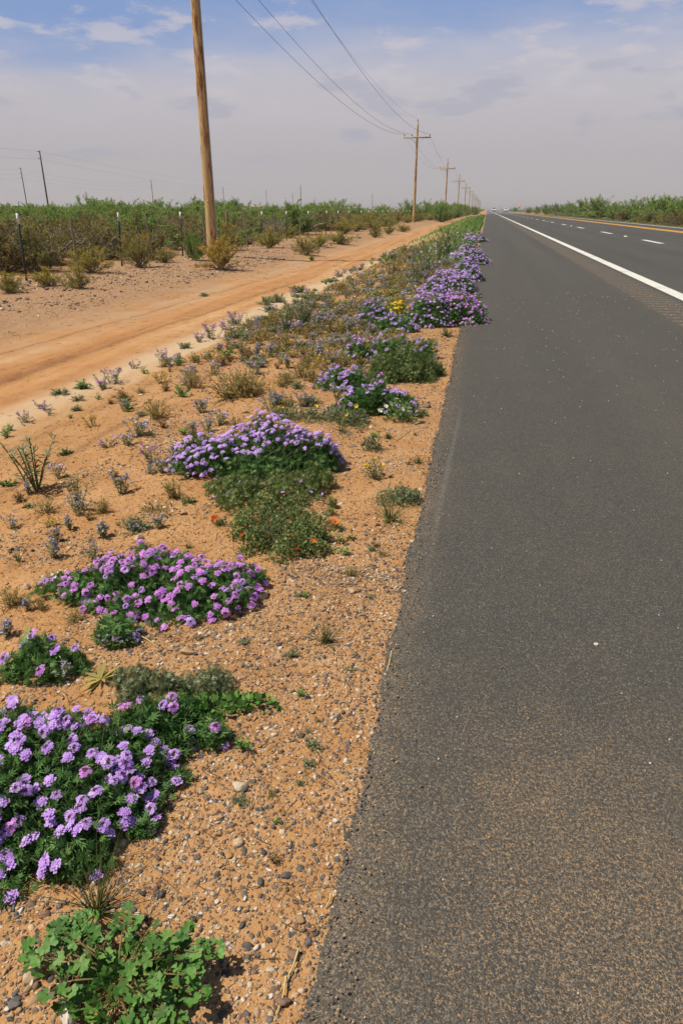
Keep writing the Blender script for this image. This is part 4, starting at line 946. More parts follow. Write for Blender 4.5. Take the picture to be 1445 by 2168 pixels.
for i in range(75):
    y = 1.0 * (4.6 / 1.0) ** r.rand(); x = r.uniform(-.35 - .28 * y, -.3)
    if any((x - c_[0]) ** 2 + (y - c_[1]) ** 2 < .05 for c_ in CLUMPS.values()): continue
    plants.append((r.choice(['brown', 'grey', 'green', 'olive'], p=[.35, .25, .15, .25]), x, y, r.uniform(.018, .045) * (.7 + .12 * y)))
# the thin row along the silt strip
for i in range(46):
    y = 9 + 22 * r.rand(); plants.append((r.choice(['grey', 'purple', 'lilac', 'green'], p=[.5, .25, .15, .1]), -3.2 + r.normal(0, .1), y, r.uniform(.08, .18)))
LAND = {'near': 'the nearest verbena clump', 'second': 'the second verbena mound', 'third': 'the broad third verbena mound', 'daisy': 'the white daisies', 'bush': 'the feathery green bush', 'left_lobe': 'the big roadside verbena pair', 'mid': 'the pale roadside verbena mound', 'far': 'the farthest round verbena mound', 'yelb': 'the golden yellow flowers', 'globe': 'the orange-flowered mallow', 'art': 'the grey-green mat', 'last': 'the last roadside verbena', 'dull': 'the dull purple verbena'}
LPOS = {k: CLUMPS[k] for k in LAND}
LPOS['pole'] = (-8.0, 20.5); LAND['pole'] = 'the nearest pole'
used = {}
def where(desc, x, y, cand):
    """the landmark phrase: nth nearest of its kind to a landmark, chosen so that the number stays small"""
    best = None
    for k, p in LPOS.items():
        ds = sorted((a - p[0]) ** 2 + (b - p[1]) ** 2 for a, b in cand)
        rank = ds.index((x - p[0]) ** 2 + (y - p[1]) ** 2)
        sc = (rank, (x - p[0]) ** 2 + (y - p[1]) ** 2)
        if best is None or sc < best[0]: best = (sc, k, rank)
    rank, k = best[2], best[1]
    if rank < 12:
        return f'{desc}, ' + ('nearest' if rank == 0 else ordn[rank] + ' nearest') + ' to ' + LAND[k]
    return None
bykind = {}
for p in plants: bykind.setdefault(p[0], []).append(p)
for kind, lst in bykind.items():
    spec, cat, desc, nv = K[kind]
    protos = [sprig_proto(spec, 900 + 10 * list(K).index(kind) + i) for i in range(nv)]
    cand = [(p[1], p[2]) for p in lst]; first = [True] * nv; r = rs(len(lst))
    for _, x, y, h_ in lst:
        v = r.randint(nv); o = protos[v] if first[v] else copy_tree(protos[v]); first[v] = False
        o.location = (x, y, float(hgt(x, y)) - .004); o.rotation_euler = (0, 0, r.uniform(0, 6.28))
        wsc = r.uniform(.85, 1.25); o.scale = (h_ * wsc, h_ * wsc, h_)
        lab = where(desc, x, y, cand)
        if lab is None: lab = desc + (' among many on the far flowery verge' if y > 9 else ' on the sandy slope beside the silt strip')
        tag(o, lab, cat, desc + ' plants on the verge')
    for v in range(nv):
        if first[v]:
            for ch in list(protos[v].children): bpy.data.objects.remove(ch)
            bpy.data.objects.remove(protos[v])

# low ground cover and dry litter between the single plants
r = rs(67); b = MB(); n = 4200
y = 5.5 * (34 / 5.5) ** r.rand(n); x = r.uniform(-3.0, -.45, n)
kk = r.rand(n) < np.clip(.25 * sm(5, 8, y) + .25 * sm(7, 12, y) - .32 * sm(11, 17, y) + 1.9 * fbm(x * 1.3, y * .7 + 4, 3), 0, 1); kk &= (x < -.85) | (y > 12)
x, y = x[kk], y[kk]; n = len(x); per = 14; k = np.repeat(np.arange(n), per); m = len(k); sz = r.uniform(.03, .085, n) * (1 + .5 * sm(8, 24, y)); hue = r.rand(n)[k]
d = rdir(r, m); d[:, 2] = np.abs(d[:, 2]); P_ = np.stack([x[k], y[k], hgt(x, y)[k]], -1) + d * (sz[k] * r.uniform(.2, 1, m))[:, None] * [1, 1, .8]
for mi, (lo, hi) in enumerate(((0, .42), (.42, .68), (.68, .82), (.82, 1.01))):
    q = (hue >= lo) & (hue < hi)
    leafy(b, r, P_[q], d[q], LEAF, .030 + .002 * y[k][q], mi, .5, .8, .6, .35)
q = (hue > .78) & (d[:, 2] > .55)
b.inst(FLORET, (P_ + [0, 0, .015])[q], yawframes(r, q.sum(), .6), .010 + .0009 * y[k][q], r.rand(q.sum()), 4)
tag(b.build('ground_cover', [M['olive'], M['greygreen'], M['brown'], M['herb'], M['lilac']]), 'low olive and grey ground cover spread over the sandy verge', None, None, 'stuff')
b = MB(); n = 4200; y = .8 * (24 / .8) ** r.rand(n); x = np.where(y > 4, r.uniform(-8, -.22, n), r.uniform(-3.0, -.22, n)); a = r.uniform(0, 6.28, n); L_ = r.uniform(.012, .06, n) * (1 + .10 * y)
c_ = np.stack([x, y, hgt(x, y) + .004], -1); dd = np.stack([np.cos(a), np.sin(a), r.uniform(-.02, .25, n)], -1) * L_[:, None]
b.tubes(np.stack([c_ - dd * .5 * [1, 1, 0], c_ + r.normal(0, .002, (n, 3)), c_ + dd * .5], 1), .0007 * (1 + .25 * y), .0004 * (1 + .25 * y), 3, r.rand(n))
tag(b.build('dry_litter', M['brown']), 'dry twigs and bits of straw littering the sand', None, None, 'stuff')

# far verge: nobody could count these
r = rs(66); b = MB(); n = 26000
y = 14 * (170 / 14) ** r.rand(n); x = -.32 - (np.abs(r.normal(0, 1, n)) * (.5 + .035 * y)).clip(0, 3.0)
den = sm(13, 30, y) * (.15 + 2.0 * np.abs(fbm(x * .8, y * .25, 3))) * np.where(y < 45, .5, 1); kk = r.rand(n) < den; x = x[kk]; y = y[kk]; n = len(x)
hh = r.uniform(.15, .42, n) * (1 - .5 * sm(-.8, -2.6, x)) * (1 + .4 * sm(30, 60, y)); a = r.uniform(0, 6.28, n)
al = np.stack([np.cos(a) * .35, np.sin(a) * .35, np.ones(n)], -1)
b.inst(LEAF, np.stack([x, y, hgt(x, y)], -1), frames(al, rdir(r, n)), np.stack([.018 + .0011 * y, hh, hh], -1), np.clip(r.normal(.45, .25, n) + .25 * sm(-1, -2.6, x), 0, 1), (r.rand(n) < .35 + .4 * sm(-.9, -2.4, x)).astype(int)[0] if False else 0)
q = r.rand(n) < .10 * sm(60, 25, y); 
b.inst(FLORET, np.stack([x, y, hgt(x, y) + hh * .8], -1)[q], yawframes(r, q.sum()), .05, r.rand(q.sum()), 1)
tag(b.build('roadside_weeds', [M['herb'], M['lilac']]), 'dense green weeds lining the asphalt in the distance', None, None, 'stuff')

# ---------------------------------------------------------------- shrubs
def shrub_proto(kind, seed):
    own = {'scrub': 'scrubleaf'}.get(kind, kind); r = rs(seed); o = thing({'creosote': 'creosote_bush', 'golden': 'creosote_bush', 'scrub': 'scrub_bush', 'mesquite': 'mesquite', 'brush': 'grey_brush'}[kind], (0, 0, 0))
    fol = MB(); tw = MB()
    if kind in ('scrub', 'golden'): kind = 'creosote'
    ns = {'creosote': 46, 'mesquite': 40, 'brush': 46}[kind]
    a = r.uniform(0, 6.28, ns); ln = np.abs(r.normal(.68, .40, ns)) if kind != 'mesquite' else np.abs(r.normal(.65, .45, ns)); L_ = r.uniform(.6, 1.08, ns)
    tt = np.linspace(0, 1, 6)
    tip = np.stack([np.cos(a) * np.sin(ln) * 1.15, np.sin(a) * np.sin(ln) * 1.15, np.cos(ln)], -1) * L_[:, None]
    tip[:, 2] = np.maximum(tip[:, 2], .16)
    P_ = tip[:, None] * tt[None, :, None] + r.normal(0, .02, (ns, 6, 3)) * tt[None, :, None]
    P_[..., 2] += .04 * np.sin(tt * math.pi)[None] ; P_[:, 0] = np.stack([np.cos(a), np.sin(a), 0 * a], -1) * .04
    tw.tubes(P_, .014 if kind != 'mesquite' else .022, .004, 4, r.rand(ns))
    # side twigs
    nt = 10; src = np.repeat(np.arange(ns), nt); u = r.uniform(.25 if kind != 'mesquite' else .12, 1, len(src))
    q = np.stack([[np.interp(uu, tt, P_[i, :, k]) for k in range(3)] for i, uu in zip(src, u)])
    d = nrm(nrm(tip)[src] * .8 + r.normal(0, .6, (len(src), 3)) + [0, 0, .25]); e = q + d * r.uniform(.10, .26, len(src))[:, None]
    e[:, 2] = np.maximum(e[:, 2], .08)
    tw.tubes(np.stack([q, (q + e) / 2 + r.normal(0, .012, q.shape), e], 1), .006, .0025, 3, r.rand(len(src)))
    npt = {'creosote': 15, 'mesquite': 32, 'brush': 11}[kind]
    s2 = np.repeat(np.arange(len(src)), npt); v = r.uniform(.25, 1.05, len(s2))[:, None]
    pos = q[s2] * (1 - v) + e[s2] * v + r.normal(0, .02, (len(s2), 3))
    size = {'creosote': .040, 'mesquite': .044, 'brush': .05}[kind]; wd = {'creosote': .7, 'mesquite': .48, 'brush': .25}[kind]
    tm = np.repeat(np.clip(r.normal(.42, .2, ns), 0, 1), nt)[s2] + .25 * (pos[:, 2] - .5)
    leafy(fol, r, pos, d[s2], LEAF, size, 0, .6, .3, .8, wd, np.clip(tm, .05, .95) if kind == 'creosote' else .5)
    fol.build('foliage', M[own], o); tw.build('branches', M['twig'], o)
    return o
SHR = {k: [shrub_proto(k, 300 + 20 * i + j) for j in range(n)] for i, (k, n) in enumerate((('creosote', 4), ('mesquite', 4), ('brush', 2), ('scrub', 4), ('golden', 1)))}
SUSED = set()
def shrub(kind, x, y, h_, w_, label, cat, group, r, z=None):
    v = r.randint(len(SHR[kind])); p = SHR[kind][v]
    o = copy_tree(p) if (kind, v) in SUSED else p; SUSED.add((kind, v))
    o.location = (x, y, (float(hgt(x, y)) if z is None else z) - .02); o.rotation_euler = (0, 0, r.uniform(0, 6.28)); o.scale = (w_, w_, h_)
    return tag(o, label, cat, group)
r = rs(8); front = []
for px, py, wp, hp, kind, lab in (
    (195, 578, 78, 48, 'creosote', 'olive creosote bush between the two nearest green fence posts'), (105, 606, 60, 34, 'creosote', 'low green creosote in front of the nearest fence post'),
    (165, 612, 46, 40, 'creosote', 'yellowish creosote at the foot of the crooked wooden fence stick'), (296, 566, 66, 66, 'creosote', 'tall olive creosote in front of a wooden fence stick'),
    (468, 570, 78, 56, 'golden', 'golden yellow creosote bush at the foot of the nearest pole'), (570, 525, 58, 34, 'creosote', 'creosote right of the nearest pole before the fence'),
    (648, 540, 52, 36, 'creosote', 'green creosote standing alone on the stony shelf'), (676, 522, 44, 24, 'creosote', 'creosote touching the lone one from behind'),
    (722, 517, 58, 22, 'creosote', 'flat creosote at the edge of the track beyond the lone pair'), (793, 503, 28, 24, 'creosote', 'small round creosote beside the track past the flat one'),
    (822, 496, 26, 18, 'creosote', 'second small round creosote beside the track'), (853, 491, 28, 14, 'creosote', 'third small round creosote beside the track'),
    (730, 493, 30, 20, 'creosote', 'creosote half hidden behind the flat one near the fence'), (526, 517, 26, 12, 'creosote', 'tiny creosote at the base of a green fence post'),
    (20, 620, 56, 40, 'creosote', 'dry creosote at the left edge before the fence'), (345, 556, 50, 26, 'creosote', 'low creosote between fence posts left of the nearest pole'),
    (410, 552, 50, 56, 'mesquite', 'bright green mesquite sprig left of the nearest pole'), (480, 530, 60, 48, 'creosote', 'yellow creosote behind the nearest pole'), (612, 504, 40, 22, 'creosote', 'creosote in front of the fence right of the pole'),
    (72, 575, 90, 80, 'creosote', 'big olive creosote behind the nearest fence post'), (10, 560, 70, 70, 'creosote', 'big olive creosote behind the fence at the left edge'),
    (240, 548, 60, 14, 'brush', 'low dry brush behind the second green fence post'), (660, 552, 14, 10, 'mesquite', 'tiny bright green sprout in front of the lone creosote'),
    (760, 505, 12, 4, 'mesquite', 'tiny green sprout at the edge of the track')):
    x, y, z = ground(px, py); s_ = px2m(px, py, 1)
    shrub(kind, x, y, hp * s_ * 1.12, wp * s_ * .72, lab, 'shrub', 'shrubs along the fence', r); front.append((x, y))
FX = -8.98; FY0 = ground(47, 595)[1]; FY1 = ground(237, 565)[1]; FS = (FY1 - FY0) * 1.0
FS = 4.0
POST = {}
spots = []
tries = 0
while len(spots) < 430 and tries < 20000:
    tries += 1
    u = r.rand() ** 1.25; y = 13 + 105 * u; lat = r.rand() ** 1.7
    x = -10.6 - lat * (16 + .75 * y)
    if project((x, y, .8))[0] < -60: continue
    mn = .62 + .011 * y
    if any((x - a) ** 2 + (y - b_) ** 2 < mn * mn for a, b_, _ in spots[-260:]): continue
    back = sm(3, 16, -x - 9) * .6 + .15 * sm(40, 90, y)
    kind = r.choice(['scrub', 'mesquite', 'brush'], p=[.66 - .25 * back, .04 + .45 * back, .30 - .20 * back])
    spots.append((x, y, kind))
FKD = {'scrub': ('olive creosote shrub in the scrub', .92), 'mesquite': ('bright green mesquite in the scrub', 1.15), 'brush': ('grey leafless-looking brush in the scrub', .85)}
SL = {'nearest green fence post': (FX, FY0), 'nearest pole': (-8, 20.5), 'second pole': (-8, 83), 'tan tank': (-75, 225), 'nearest dark far pole': (-80, 97), 'third green fence post': (FX, FY0 + 8)}
for x, y, kind in spots:
    desc, h0 = FKD[kind]
    best = min(((sorted((a - p[0]) ** 2 + (b_ - p[1]) ** 2 for a, b_, k2 in spots if k2 == kind).index((x - p[0]) ** 2 + (y - p[1]) ** 2), nm) for nm, p in SL.items()))
    lab = f'{desc}, {ordn[best[0]] + " " if best[0] else ""}nearest to the {best[1]}' if best[0] < 12 else desc + ' far behind the fence'
    h_ = h0 * r.uniform(.75, 1.25) * (1 + (.45 * sm(25, 60, math.hypot(x, y)) + .5 * (r.rand() < .12)) * (kind == 'mesquite'))
    shrub(kind, x, y, h_, h_ * r.uniform(.95, 1.4), lab, 'shrub', desc + ' beyond the fence', r)
# shrubs lining the fence row in the distance (yellow) and the dense green stand by the far poles
for i in range(26):
    y = 42 + 95 * (i + r.rand()) / 26; x = -8.4 + r.normal(0, .5)
    shrub('creosote', x, y, r.uniform(.7, 1.1), r.uniform(.8, 1.3), f'olive yellow creosote of the far fence row, {ordn[i] if i < 20 else "far"} counting away' if i < 20 else 'olive yellow creosote at the far end of the fence row', 'shrub', 'creosote lining the far fence row', r)
for i in range(22):
    y = 88 + 150 * ((i + r.rand()) / 22) ** 1.2; x = -6.2 + r.normal(0, .7) + .012 * (y - 90) - (2 if i % 3 == 0 else 0)
    h_ = r.uniform(2.0, 2.7)
    shrub('mesquite', x, y, h_, h_ * .85, (f'dense green mesquite right of the second pole, {ordn[i]} counting away' if i < 20 else 'dense green mesquite at the far end of the pole line'), 'shrub', 'green mesquite beside the pole line', r)
# right side of the road
def beside(px, x):
    """how far along the road a point x to the right lies when it shows at px"""
    lo, hi = 20.0, 1500.0
    for _ in range(50):
        m_ = (lo + hi) / 2
        lo, hi = (m_, hi) if project((x, m_, 1))[0] > px else (lo, m_)
    return lo
rt_ = [(1440, 424), (1395, 425), (1345, 428), (1300, 437), (1268, 425), (1235, 429), (1205, 434), (1178, 436), (1155, 437), (1135, 440), (1118, 441), (1090, 441), (1450, 445), (1420, 447), (1370, 448), (1320, 447)]
for i, (px, py) in enumerate(rt_):
    x = (18.6 + r.uniform(0, 1.2)) if i < 12 else 17.6; y = beside(px, x); h_ = CH + (445 - py) * math.hypot(x, y) / FPX
    shrub('mesquite' if i < 12 else 'scrub', x, y, h_ * 1.14, h_ * (1.15 if i < 12 else 1.2),
          (f'leafy green mesquite right of the highway, {ordn[i]} counting from the right' if i < 12 else f'rusty olive shrub under the right-hand mesquites, {ordn[i - 12]} from the right'), 'shrub', 'shrubs right of the highway', r)
for i in range(110):
    y = 55 + 330 * r.rand() ** 1.7; x = 19.5 + 10 * r.rand() ** 1.5 + .02 * y
    kk = 'scrub' if r.rand() < .55 else 'mesquite'
    h_ = r.uniform(1.1, 1.9) * (1.6 if kk == 'mesquite' else 1.0)
    shrub(kk, x, y, h_, h_ * 1.1, ('green' if kk == 'mesquite' else 'rusty olive') + ' filler shrub in the right-hand scrub beyond the highway', 'shrub', kk + ' in the right-hand scrub', r)

# the distant scrub as one mass
r = rs(99); b = MB(); tuft = []
def mass(xs_, ys_, hs_, per, size):
    n = len(xs_); k = np.repeat(np.arange(n), per); m = len(k)
    d = rdir(r, m); d[:, 2] = np.abs(d[:, 2]); rad = r.uniform(.5, 1, m)
    P_ = np.stack([xs_[k] + d[:, 0] * rad * hs_[k] * .9, ys_[k] + d[:, 1] * rad * hs_[k] * .9, hgt(xs_, ys_)[k] + d[:, 2] * rad * hs_[k]], -1)
    hue = np.repeat(r.rand(n), per)
    for mi, (lo, hi) in enumerate(((0, .5), (.5, .85), (.85, 1.01))):
        q = (hue >= lo) & (hue < hi)
        leafy(b, r, P_[q], d[q], LEAF, size[k][q] if np.ndim(size) else size, mi, .6, .4, .8, .6)
n = 2200; y = 70 * (1500 / 70) ** r.rand(n); x = -11 - (10 + 1.0 * y) * r.rand(n) ** 1.1; q = [project((a, c_, 1))[0] > -80 for a, c_ in zip(x, y)]
x, y = x[q], y[q]; q = (y > 95) | (x < -60); x, y = x[q], y[q]; hs_ = r.uniform(1.1, 1.9, len(x)) * (1 + .35 * (r.rand(len(x)) < .2)); mass(x, y, hs_, 34, .22 + .0006 * y)
n = 420; y = 150 * (1500 / 150) ** r.rand(n); x = 17.5 + (6 + .5 * y) * r.rand(n) ** 1.2; hs_ = r.uniform(1.2, 2.3, n); mass(x, y, hs_, 40, .24 + .0006 * y)
n = 160; y = 220 * (1500 / 220) ** r.rand(n); x = -5.5 - 5 * r.rand(n); hs_ = r.uniform(1.2, 2.2, n); mass(x, y, hs_, 40, .24 + .0006 * y)
tag(b.build('distant_scrub', [M['mesquite'], M['scrubleaf'], M['brush']]), 'far belt of green and olive desert scrub on the horizon', None, None, 'stuff')
# low weeds on the right verge
b = MB(); n = 9000; y = 28 * (220 / 28) ** r.rand(n); x = 15.75 + 4 * r.rand(n) ** 1.4; a = r.uniform(0, 6.28, n); hh = r.uniform(.06, .3, n)
b.inst(LEAF, np.stack([x, y, hgt(x, y)], -1), frames(np.stack([np.cos(a) * .5, np.sin(a) * .5, np.ones(n)], -1), rdir(r, n)), np.stack([.05 + 0 * y, hh, hh], -1), np.clip(r.normal(.7, .25, n), 0, 1), 0)
tag(b.build('verge_weeds', [M['grass']]), 'yellow-green weeds along the far side of the highway', None, None, 'stuff')

# ---------------------------------------------------------------- fence
r = rs(21)
def tpost():
    b = MB(); b.box((0, 0, .60), (.008, .045, 1.26)); b.box((.018, 0, .60), (.034, .007, 1.26))
    for i in range(18): b.box((-.006, 0, .2 + i * .055), (.010, .018, .02))
    c_ = MB(); c_.box((0, 0, 1.150), (.011, .049, .19)); c_.box((.0185, 0, 1.150), (.039, .010, .19))
    return b.mesh('steel_post', M['tpost']), c_.mesh('painted_tip', M['tcap'])
TPM, TCM = tpost()
STK = []
for i in range(5):
    q = rs(400 + i); zz = np.linspace(-.05, 1.16, 9); pth = np.stack([np.cumsum(q.normal(0, .012, 9)), np.cumsum(q.normal(0, .012, 9)), zz], -1); pth[:, :2] -= pth[1, :2]
    STK.append(MB().tubes(pth[None], .030, .021, 7).mesh('fence_stick', M['stick'], True))
nT = 0
k = 0
while True:
    y = FY0 + FS * k
    if y > 112: break
    px, py, d_ = project((FX, y, .6))
    if k == 3:
        o = MB().box((0, 0, .62), (.09, .09, 1.3)).build('corner_post', M['rust']); tag(o, 'rusty brown steel fence post just behind the nearest pole', 'fence post')
        o.location = (FX, y, float(hgt(FX, y)))
    else:
        o = link('fence_post', TPM); c_ = link('painted_tip', TCM, o)
        tag(o, f'green steel fence post with white tip, {ordn[nT] if nT < 20 else "far"} from the left' if nT < 20 else 'green steel fence post far along the fence line', 'fence post', 'green steel posts of the wire fence'); nT += 1
        o.location = (FX + r.normal(0, .03), y, float(hgt(FX, y))); o.rotation_euler = (r.normal(0, .03), r.normal(0, .035), r.normal(0, .2) + 1.2)
    y2 = y + FS / 2 + r.normal(0, .12)
    o = link('fence_stick', STK[r.randint(5)]); o.location = (FX + r.normal(0, .04), y2, float(hgt(FX, y2))); o.rotation_euler = (r.normal(0, .03), r.normal(0, .05), r.uniform(0, 6)); o.scale = (1, 1, r.uniform(.92, 1.1))
    tag(o, f'crooked grey wooden fence stick, {ordn[k]} from the left' if k < 20 else 'crooked grey wooden fence stick far along the fence line', 'fence stick', 'wooden sticks of the wire fence')
    k += 1
for i, z_ in enumerate((.35, .6, .85, 1.08)):
    ys_ = np.arange(FY0 - 8, 113, FS / 2); P_ = np.stack([np.full_like(ys_, FX), ys_, hgt(np.full_like(ys_, FX), ys_) + z_ + r.normal(0, .008, len(ys_))], -1)
    o = MB().tubes(P_[None], .0022, .0022, 3).build('fence_wire', M['wire'])
    tag(o, ('lowest', 'second lowest', 'second highest', 'highest')[i] + ' strand of the wire fence along the scrub', 'fence wire', 'strands of the wire fence')

# ---------------------------------------------------------------- utility poles
PX_, PY0, PS, PH = -8.0, ground(443, 545)[1], 62.5, 9.65
def pole_proto():
    o = thing('utility_pole', (0, 0, 0))
    b = MB(); zz = np.linspace(-.1, PH, 26); rr = np.linspace(.165, .105, 26) * (1 + .02 * rs(3).normal(size=26)); prof = np.stack([rr, zz], -1)
    prof = np.concatenate([prof, [[.07, PH + .05], [.001, PH + .06]]]); b.lathe(prof, sides=20); b.build('shaft', M['pole'], o, True)
    arm = MB().box((0, -.16, PH - 1.25), (2.9, .10, .13)).build('crossarm', M['pole'], o)
    for s_ in (-1, 1):
        br = MB().tubes(np.array([[[s_ * .06, -.16, PH - 1.85], [s_ * .75, -.19, PH - 1.32]]]), .022, .022, 4).build('brace', M['galv'], o)
    for xx in (-1.35, -.55, 1.35):
        q = MB().lathe([[.001, .0], [.02, 0], [.02, .08], [.055, .09], [.06, .13], [.035, .15], [.05, .18], [.03, .24], [.001, .25]], (xx, -.16, PH - 1.185), 8); q.build('insulator', M['insul'], arm)
    MB().lathe([[.001, 0], [.03, 0], [.03, .3], [.05, .32], [.05, .40], [.001, .42]], (0, 0, PH + .05), 8).build('pin', M['insul'], o)
    return o
p0 = pole_proto(); npole = 15
rp = rs(12)
for i in range(npole):
    o = p0 if i == 0 else copy_tree(p0)
    y = PY0 + PS * i; o.location = (PX_, y, float(hgt(PX_, y))); o.rotation_euler = (rp.normal(0, .004) * (i > 0), rp.normal(0, .004) * (i > 0), rp.normal(0, .05) + .12)
    tag(o, ('tall golden brown wooden pole rising out of the picture beside the fence' if i == 0 else f'wooden utility pole with crossarm, {ordn[i]} in the receding line'), 'utility pole', 'wooden utility poles along the highway')
cd = MB().tubes(np.array([[[.16, -.09, .0], [.155, -.09, 1.1], [.142, -.08, 4.5], [.13, -.075, 8]]]), .017, .017, 6).build('ground_wire', M['galv'], p0)
MB().box((-.02, -.163, 1.55), (.05, .008, .03)).build('tag_plate', M['galv'], p0)
ang = .12
for nm, ox, oz, lab in (('left', -1.35, -0.94, 'outer left power line strung on the crossarms'), ('inner', -.55, -0.94, 'inner left power line strung on the crossarms'), ('right', 1.35, -0.94, 'right power line strung on the crossarm ends'), ('top', 0, .45, 'topmost thin wire strung on the pole tips')):
    pts = []
    for i in range(-1, npole - 1):
        a = np.array([PX_ + ox, PY0 + PS * i - .16, PH + oz]); c_ = a + [0, PS, 0]
        tt = np.linspace(0, 1, 25)[:-1]
        seg = a + (c_ - a) * tt[:, None]; seg[:, 2] -= (1.35 if nm != 'top' else 1.05) * 4 * tt * (1 - tt); pts.append(seg)
    P_ = np.concatenate(pts); rad = .010 if nm != 'top' else .006
    o = MB().tubes(P_[None], rad, rad, 4).build('power_line', M['wire']); tag(o, lab, 'power line', 'power lines along the highway')
# two dark lines of poles beyond the scrub
def far_pole(h_, rad, n_ins):
    o = thing('far_pole', (0, 0, 0)); MB().lathe([[rad * 1.2, -.2], [rad, h_ * .5], [rad * .8, h_], [.001, h_ + .03]], sides=8).build('shaft', M['darkpole'], o)
    for i in range(n_ins): MB().tubes(np.array([[[0, 0, h_ - .25 - i * 1.25], [-.55, 0, h_ - .12 - i * 1.25]]]), .05, .07, 5).build('insulator', M['insul'], o)
    return o
def at_px(px, ht, topy):
    """world point whose top at height ht shows at (px, topy)"""
    d = FW * FPX + RT * (px - IW / 2) + UP * (IH / 2 - topy); t_ = (ht - CH) / d[2]; return d[0] * t_, d[1] * t_
pa = far_pole(12.5, .16, 2); pb = far_pole(12.5, .13, 3)
LA, LB = [], []
for proto, lst, ht, grp, acc, dsc in ((pa, [(84, 319), (636, 393), (788, 410), (857, 418)], 12.5, 'dark poles of the nearer far line', LA, 'thick dark pole'), (pb, [(44, 355), (320, 382), (472, 395), (563, 403), (619, 408), (667, 417), (700, 420), (728, 424)], 12.5, 'dark poles of the farther line', LB, 'thin dark pole')):
    for i, (px, ty_) in enumerate(lst):
        x, y = at_px(px, ht, ty_); o = proto if i == 0 else copy_tree(proto); o.location = (x, y, 0); acc.append((x, y)); o.rotation_euler = (0, 0, .1)
        tag(o, f'{dsc} beyond the scrub, {ordn[i]} of its line from the left', 'utility pole', grp)
def farwire(P0, P1, z_, sag, lab, grp):
    tt = np.linspace(0, 1, 30); a = np.array([*P0, z_]); c_ = np.array([*P1, z_]); seg = a + (c_ - a) * tt[:, None]; seg[:, 2] -= sag * 4 * tt * (1 - tt)
    o = MB().tubes(seg[None], .011, .011, 3).build('far_wire', M['wire']); tag(o, lab, 'power line', grp)
def ext(L, i): a = np.array(L[0]); b2 = np.array(L[1]); return tuple(a - (b2 - a) * i)
for z_, nm in ((12.4, 'upper'), (10.9, 'lower')):
    farwire(LA[0], LA[1], z_, 2.6, f'{nm} faint wire sagging right of the thick dark pole', 'faint wires beyond the scrub')
    farwire(ext(LA, .3), LA[0], z_, .6, f'{nm} faint wire leaving the thick dark pole to the left', 'faint wires beyond the scrub')
for z_, nm in ((12.1, 'top'), (10.9, 'middle'), (9.6, 'bottom')):
    farwire(LB[0], LB[1], z_, 1.6, f'{nm} faint wire between the first two thin dark poles', 'faint wires beyond the scrub')
    farwire(LB[1], LB[2], z_, 1.2, f'{nm} faint wire between second and third thin dark poles', 'faint wires beyond the scrub')
    farwire(ext(LB, .5), LB[0], z_, .8, f'{nm} faint wire leaving the first thin pole to the left', 'faint wires beyond the scrub')
x, y = at_px(1060, 11, 433); o = far_pole(11, .18, 1); o.location = (x, y, 0); tag(o, 'lone dark pole standing between the two distant vehicles', 'utility pole')

# tan tank
x, y, _ = ground(543, 452); o = thing('storage_tank', (-.338 * 240 + 0, 240, 0), 0, 1, 'tan storage tank showing above the scrub', 'tank')
o.location = (*at_px(543, 2.55, 436.5), 0)
MB().lathe([[2.2, 0], [2.2, 2.3], [2.25, 2.32], [2.25, 2.4]], sides=28).build('wall', M['tank'], o, False)
MB().lathe([[2.25, 2.4], [1.2, 2.52], [.001, 2.56]], sides=28).build('roof', M['tank'], o, True)

# orange road sign and delineators
x = 17.0; y = beside(1097.5, x); o = thing('road_sign', (x, y, 0), 0, 1, 'orange diamond road sign among the right-hand shrubs', 'road sign')
pl = MB().raw([[0, 0, .75], [.75, 0, 0], [0, 0, -.75], [-.75, 0, 0], [0, .02, .75], [.75, .02, 0], [0, .02, -.75], [-.75, .02, 0]], [[0, 3, 2, 1], [4, 5, 6, 7], [0, 1, 5, 4], [1, 2, 6, 5], [2, 3, 7, 6], [3, 0, 4, 7]]).build('panel', M['signorange'], o); pl.location = (0, -.05, 2.75)
MB().box((0, 0, 1.3), (.09, .06, 2.8)).build('post', M['galv'], o)
for px, lab in ((1112, 'white roadside marker post left of the right-hand shrubs'),):
    x = 16.3; y = beside(px, x); o = thing('marker_post', (x, y, 0), 0, 1, lab, 'marker post')
    MB().box((0, 0, .8), (.12, .05, 1.6)).build('post', M['carwhite'], o); MB().box((0, -.03, 1.4), (.09, .012, .18)).build('reflector', M['signorange'], o)

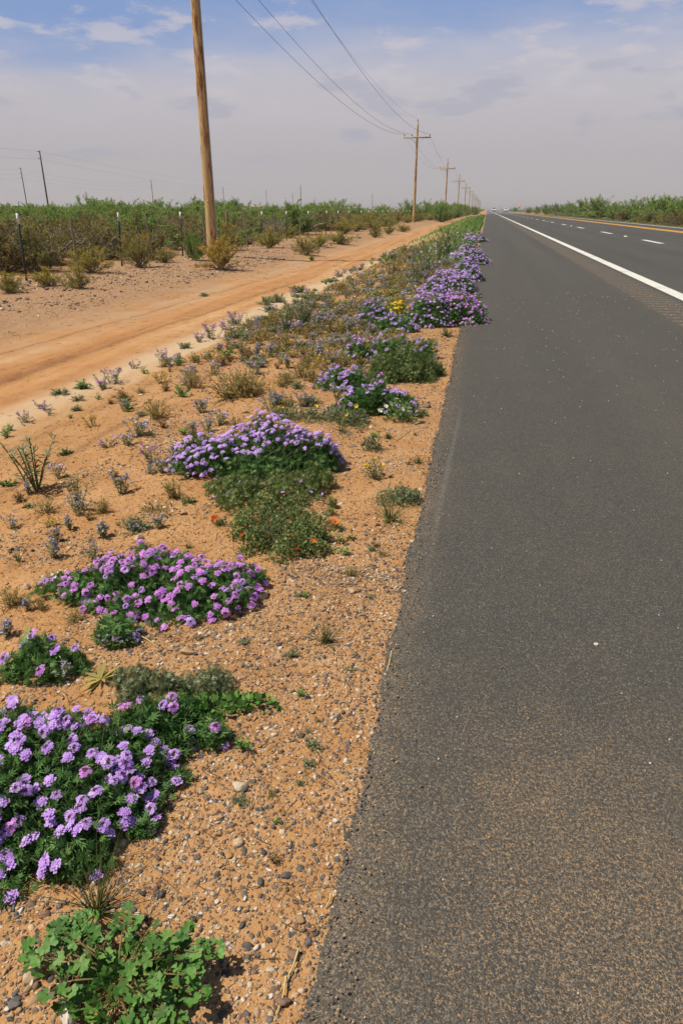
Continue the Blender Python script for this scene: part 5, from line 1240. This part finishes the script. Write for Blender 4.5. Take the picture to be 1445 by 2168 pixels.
# vehicles far down the road
def vehicle(name, label, cat, loc, W_, H_, L_, hood, rz=0):
    o = thing(name, loc, rz, 1, label, cat)
    w2 = W_ / 2
    prof = [(0, .45), (0, .45 + .33 * H_), (hood * .9, .5 + .40 * H_), (hood + .75, H_ - .08), (hood + 1.1, H_), (L_ - .15, H_), (L_, H_ - .2), (L_, .45)]
    n = len(prof); V = []
    for s_ in (-1, 1):
        for (u, z_) in prof: V.append([s_ * w2 * (1 if z_ < .5 + .42 * H_ else .9), u, z_])
    b = MB(); i = np.arange(n); j = (i + 1) % n
    b.raw(V, np.stack([i, j, j + n, i + n], -1)); me_F = []
    bb = b
    for side in (0, n):
        for q in range(1, n - 1): me_F.append([side, side + q, side + q + 1] if side == 0 else [side, side + q + 1, side + q])
    bb.raw(V, me_F); bb.build('body', M['carwhite'], o)
    u0, z0 = prof[2]; u1, z1 = prof[3]
    MB().raw([[-w2 * .84, u0 + .1 - .03, z0 + .1], [w2 * .84, u0 + .1 - .03, z0 + .1], [w2 * .8, u1 - .07, z1 - .06], [-w2 * .8, u1 - .07, z1 - .06]], [[0, 1, 2, 3]]).build('windscreen', M['glass'], o)
    MB().box((0, -.06, .55), (W_ * .98, .14, .26)).build('bumper', M['bumper'], o)
    MB().box((0, -.012, .45 + .22 * H_), (W_ * .5, .03, .2)).build('grille', M['glass'], o)
    for s_ in (-1, 1):
        MB().box((s_ * w2 * .78, -.015, .45 + .24 * H_), (.3, .04, .2)).build('headlight', M['lamp'], o)
        for u in (.9, L_ - 1.0):
            wv = MB().lathe([[.001, -.11], [.34, -.11], [.38, -.06], [.38, .06], [.34, .11], [.001, .11]], sides=16)
            wl = wv.build('wheel', M['tyre'], o); wl.rotation_euler = (0, math.pi / 2, 0); wl.location = (s_ * (w2 - .1), u, .38)
        MB().box((s_ * (w2 + .1), hood + .3, .45 + .45 * H_), (.18, .1, .24)).build('mirror', M['glass'], o)
    return o
vehicle('white_van', 'white van driving far off in the near lane', 'van', (4.1, 470, .02), 2.05, 2.7, 5.6, .9)
vehicle('white_truck', 'white box truck far off in the oncoming lanes', 'truck', (9.6, 400, .02), 2.2, 2.1, 6.2, 1.0)

# dusty air
hz = MB(); hz.box((0, 2500, 6.4), (9990, 12990, 15.6)); o = None
hm = bpy.data.materials.new('haze'); hm.use_nodes = True; hn = NT(hm); hm.node_tree.nodes.remove(hm.node_tree.nodes['Principled BSDF'])
pv = hn.n('ShaderNodeVolumePrincipled', i_Density=.00030, i_Anisotropy=.3); pv.inputs['Color'].default_value = (.97, .92, .91, 1)
hn.l(pv.outputs[0], hn.N['Material Output'].inputs['Volume'])
tag(hz.build('haze', hm), 'dusty air fading the far scrub and poles', None, None, 'stuff')
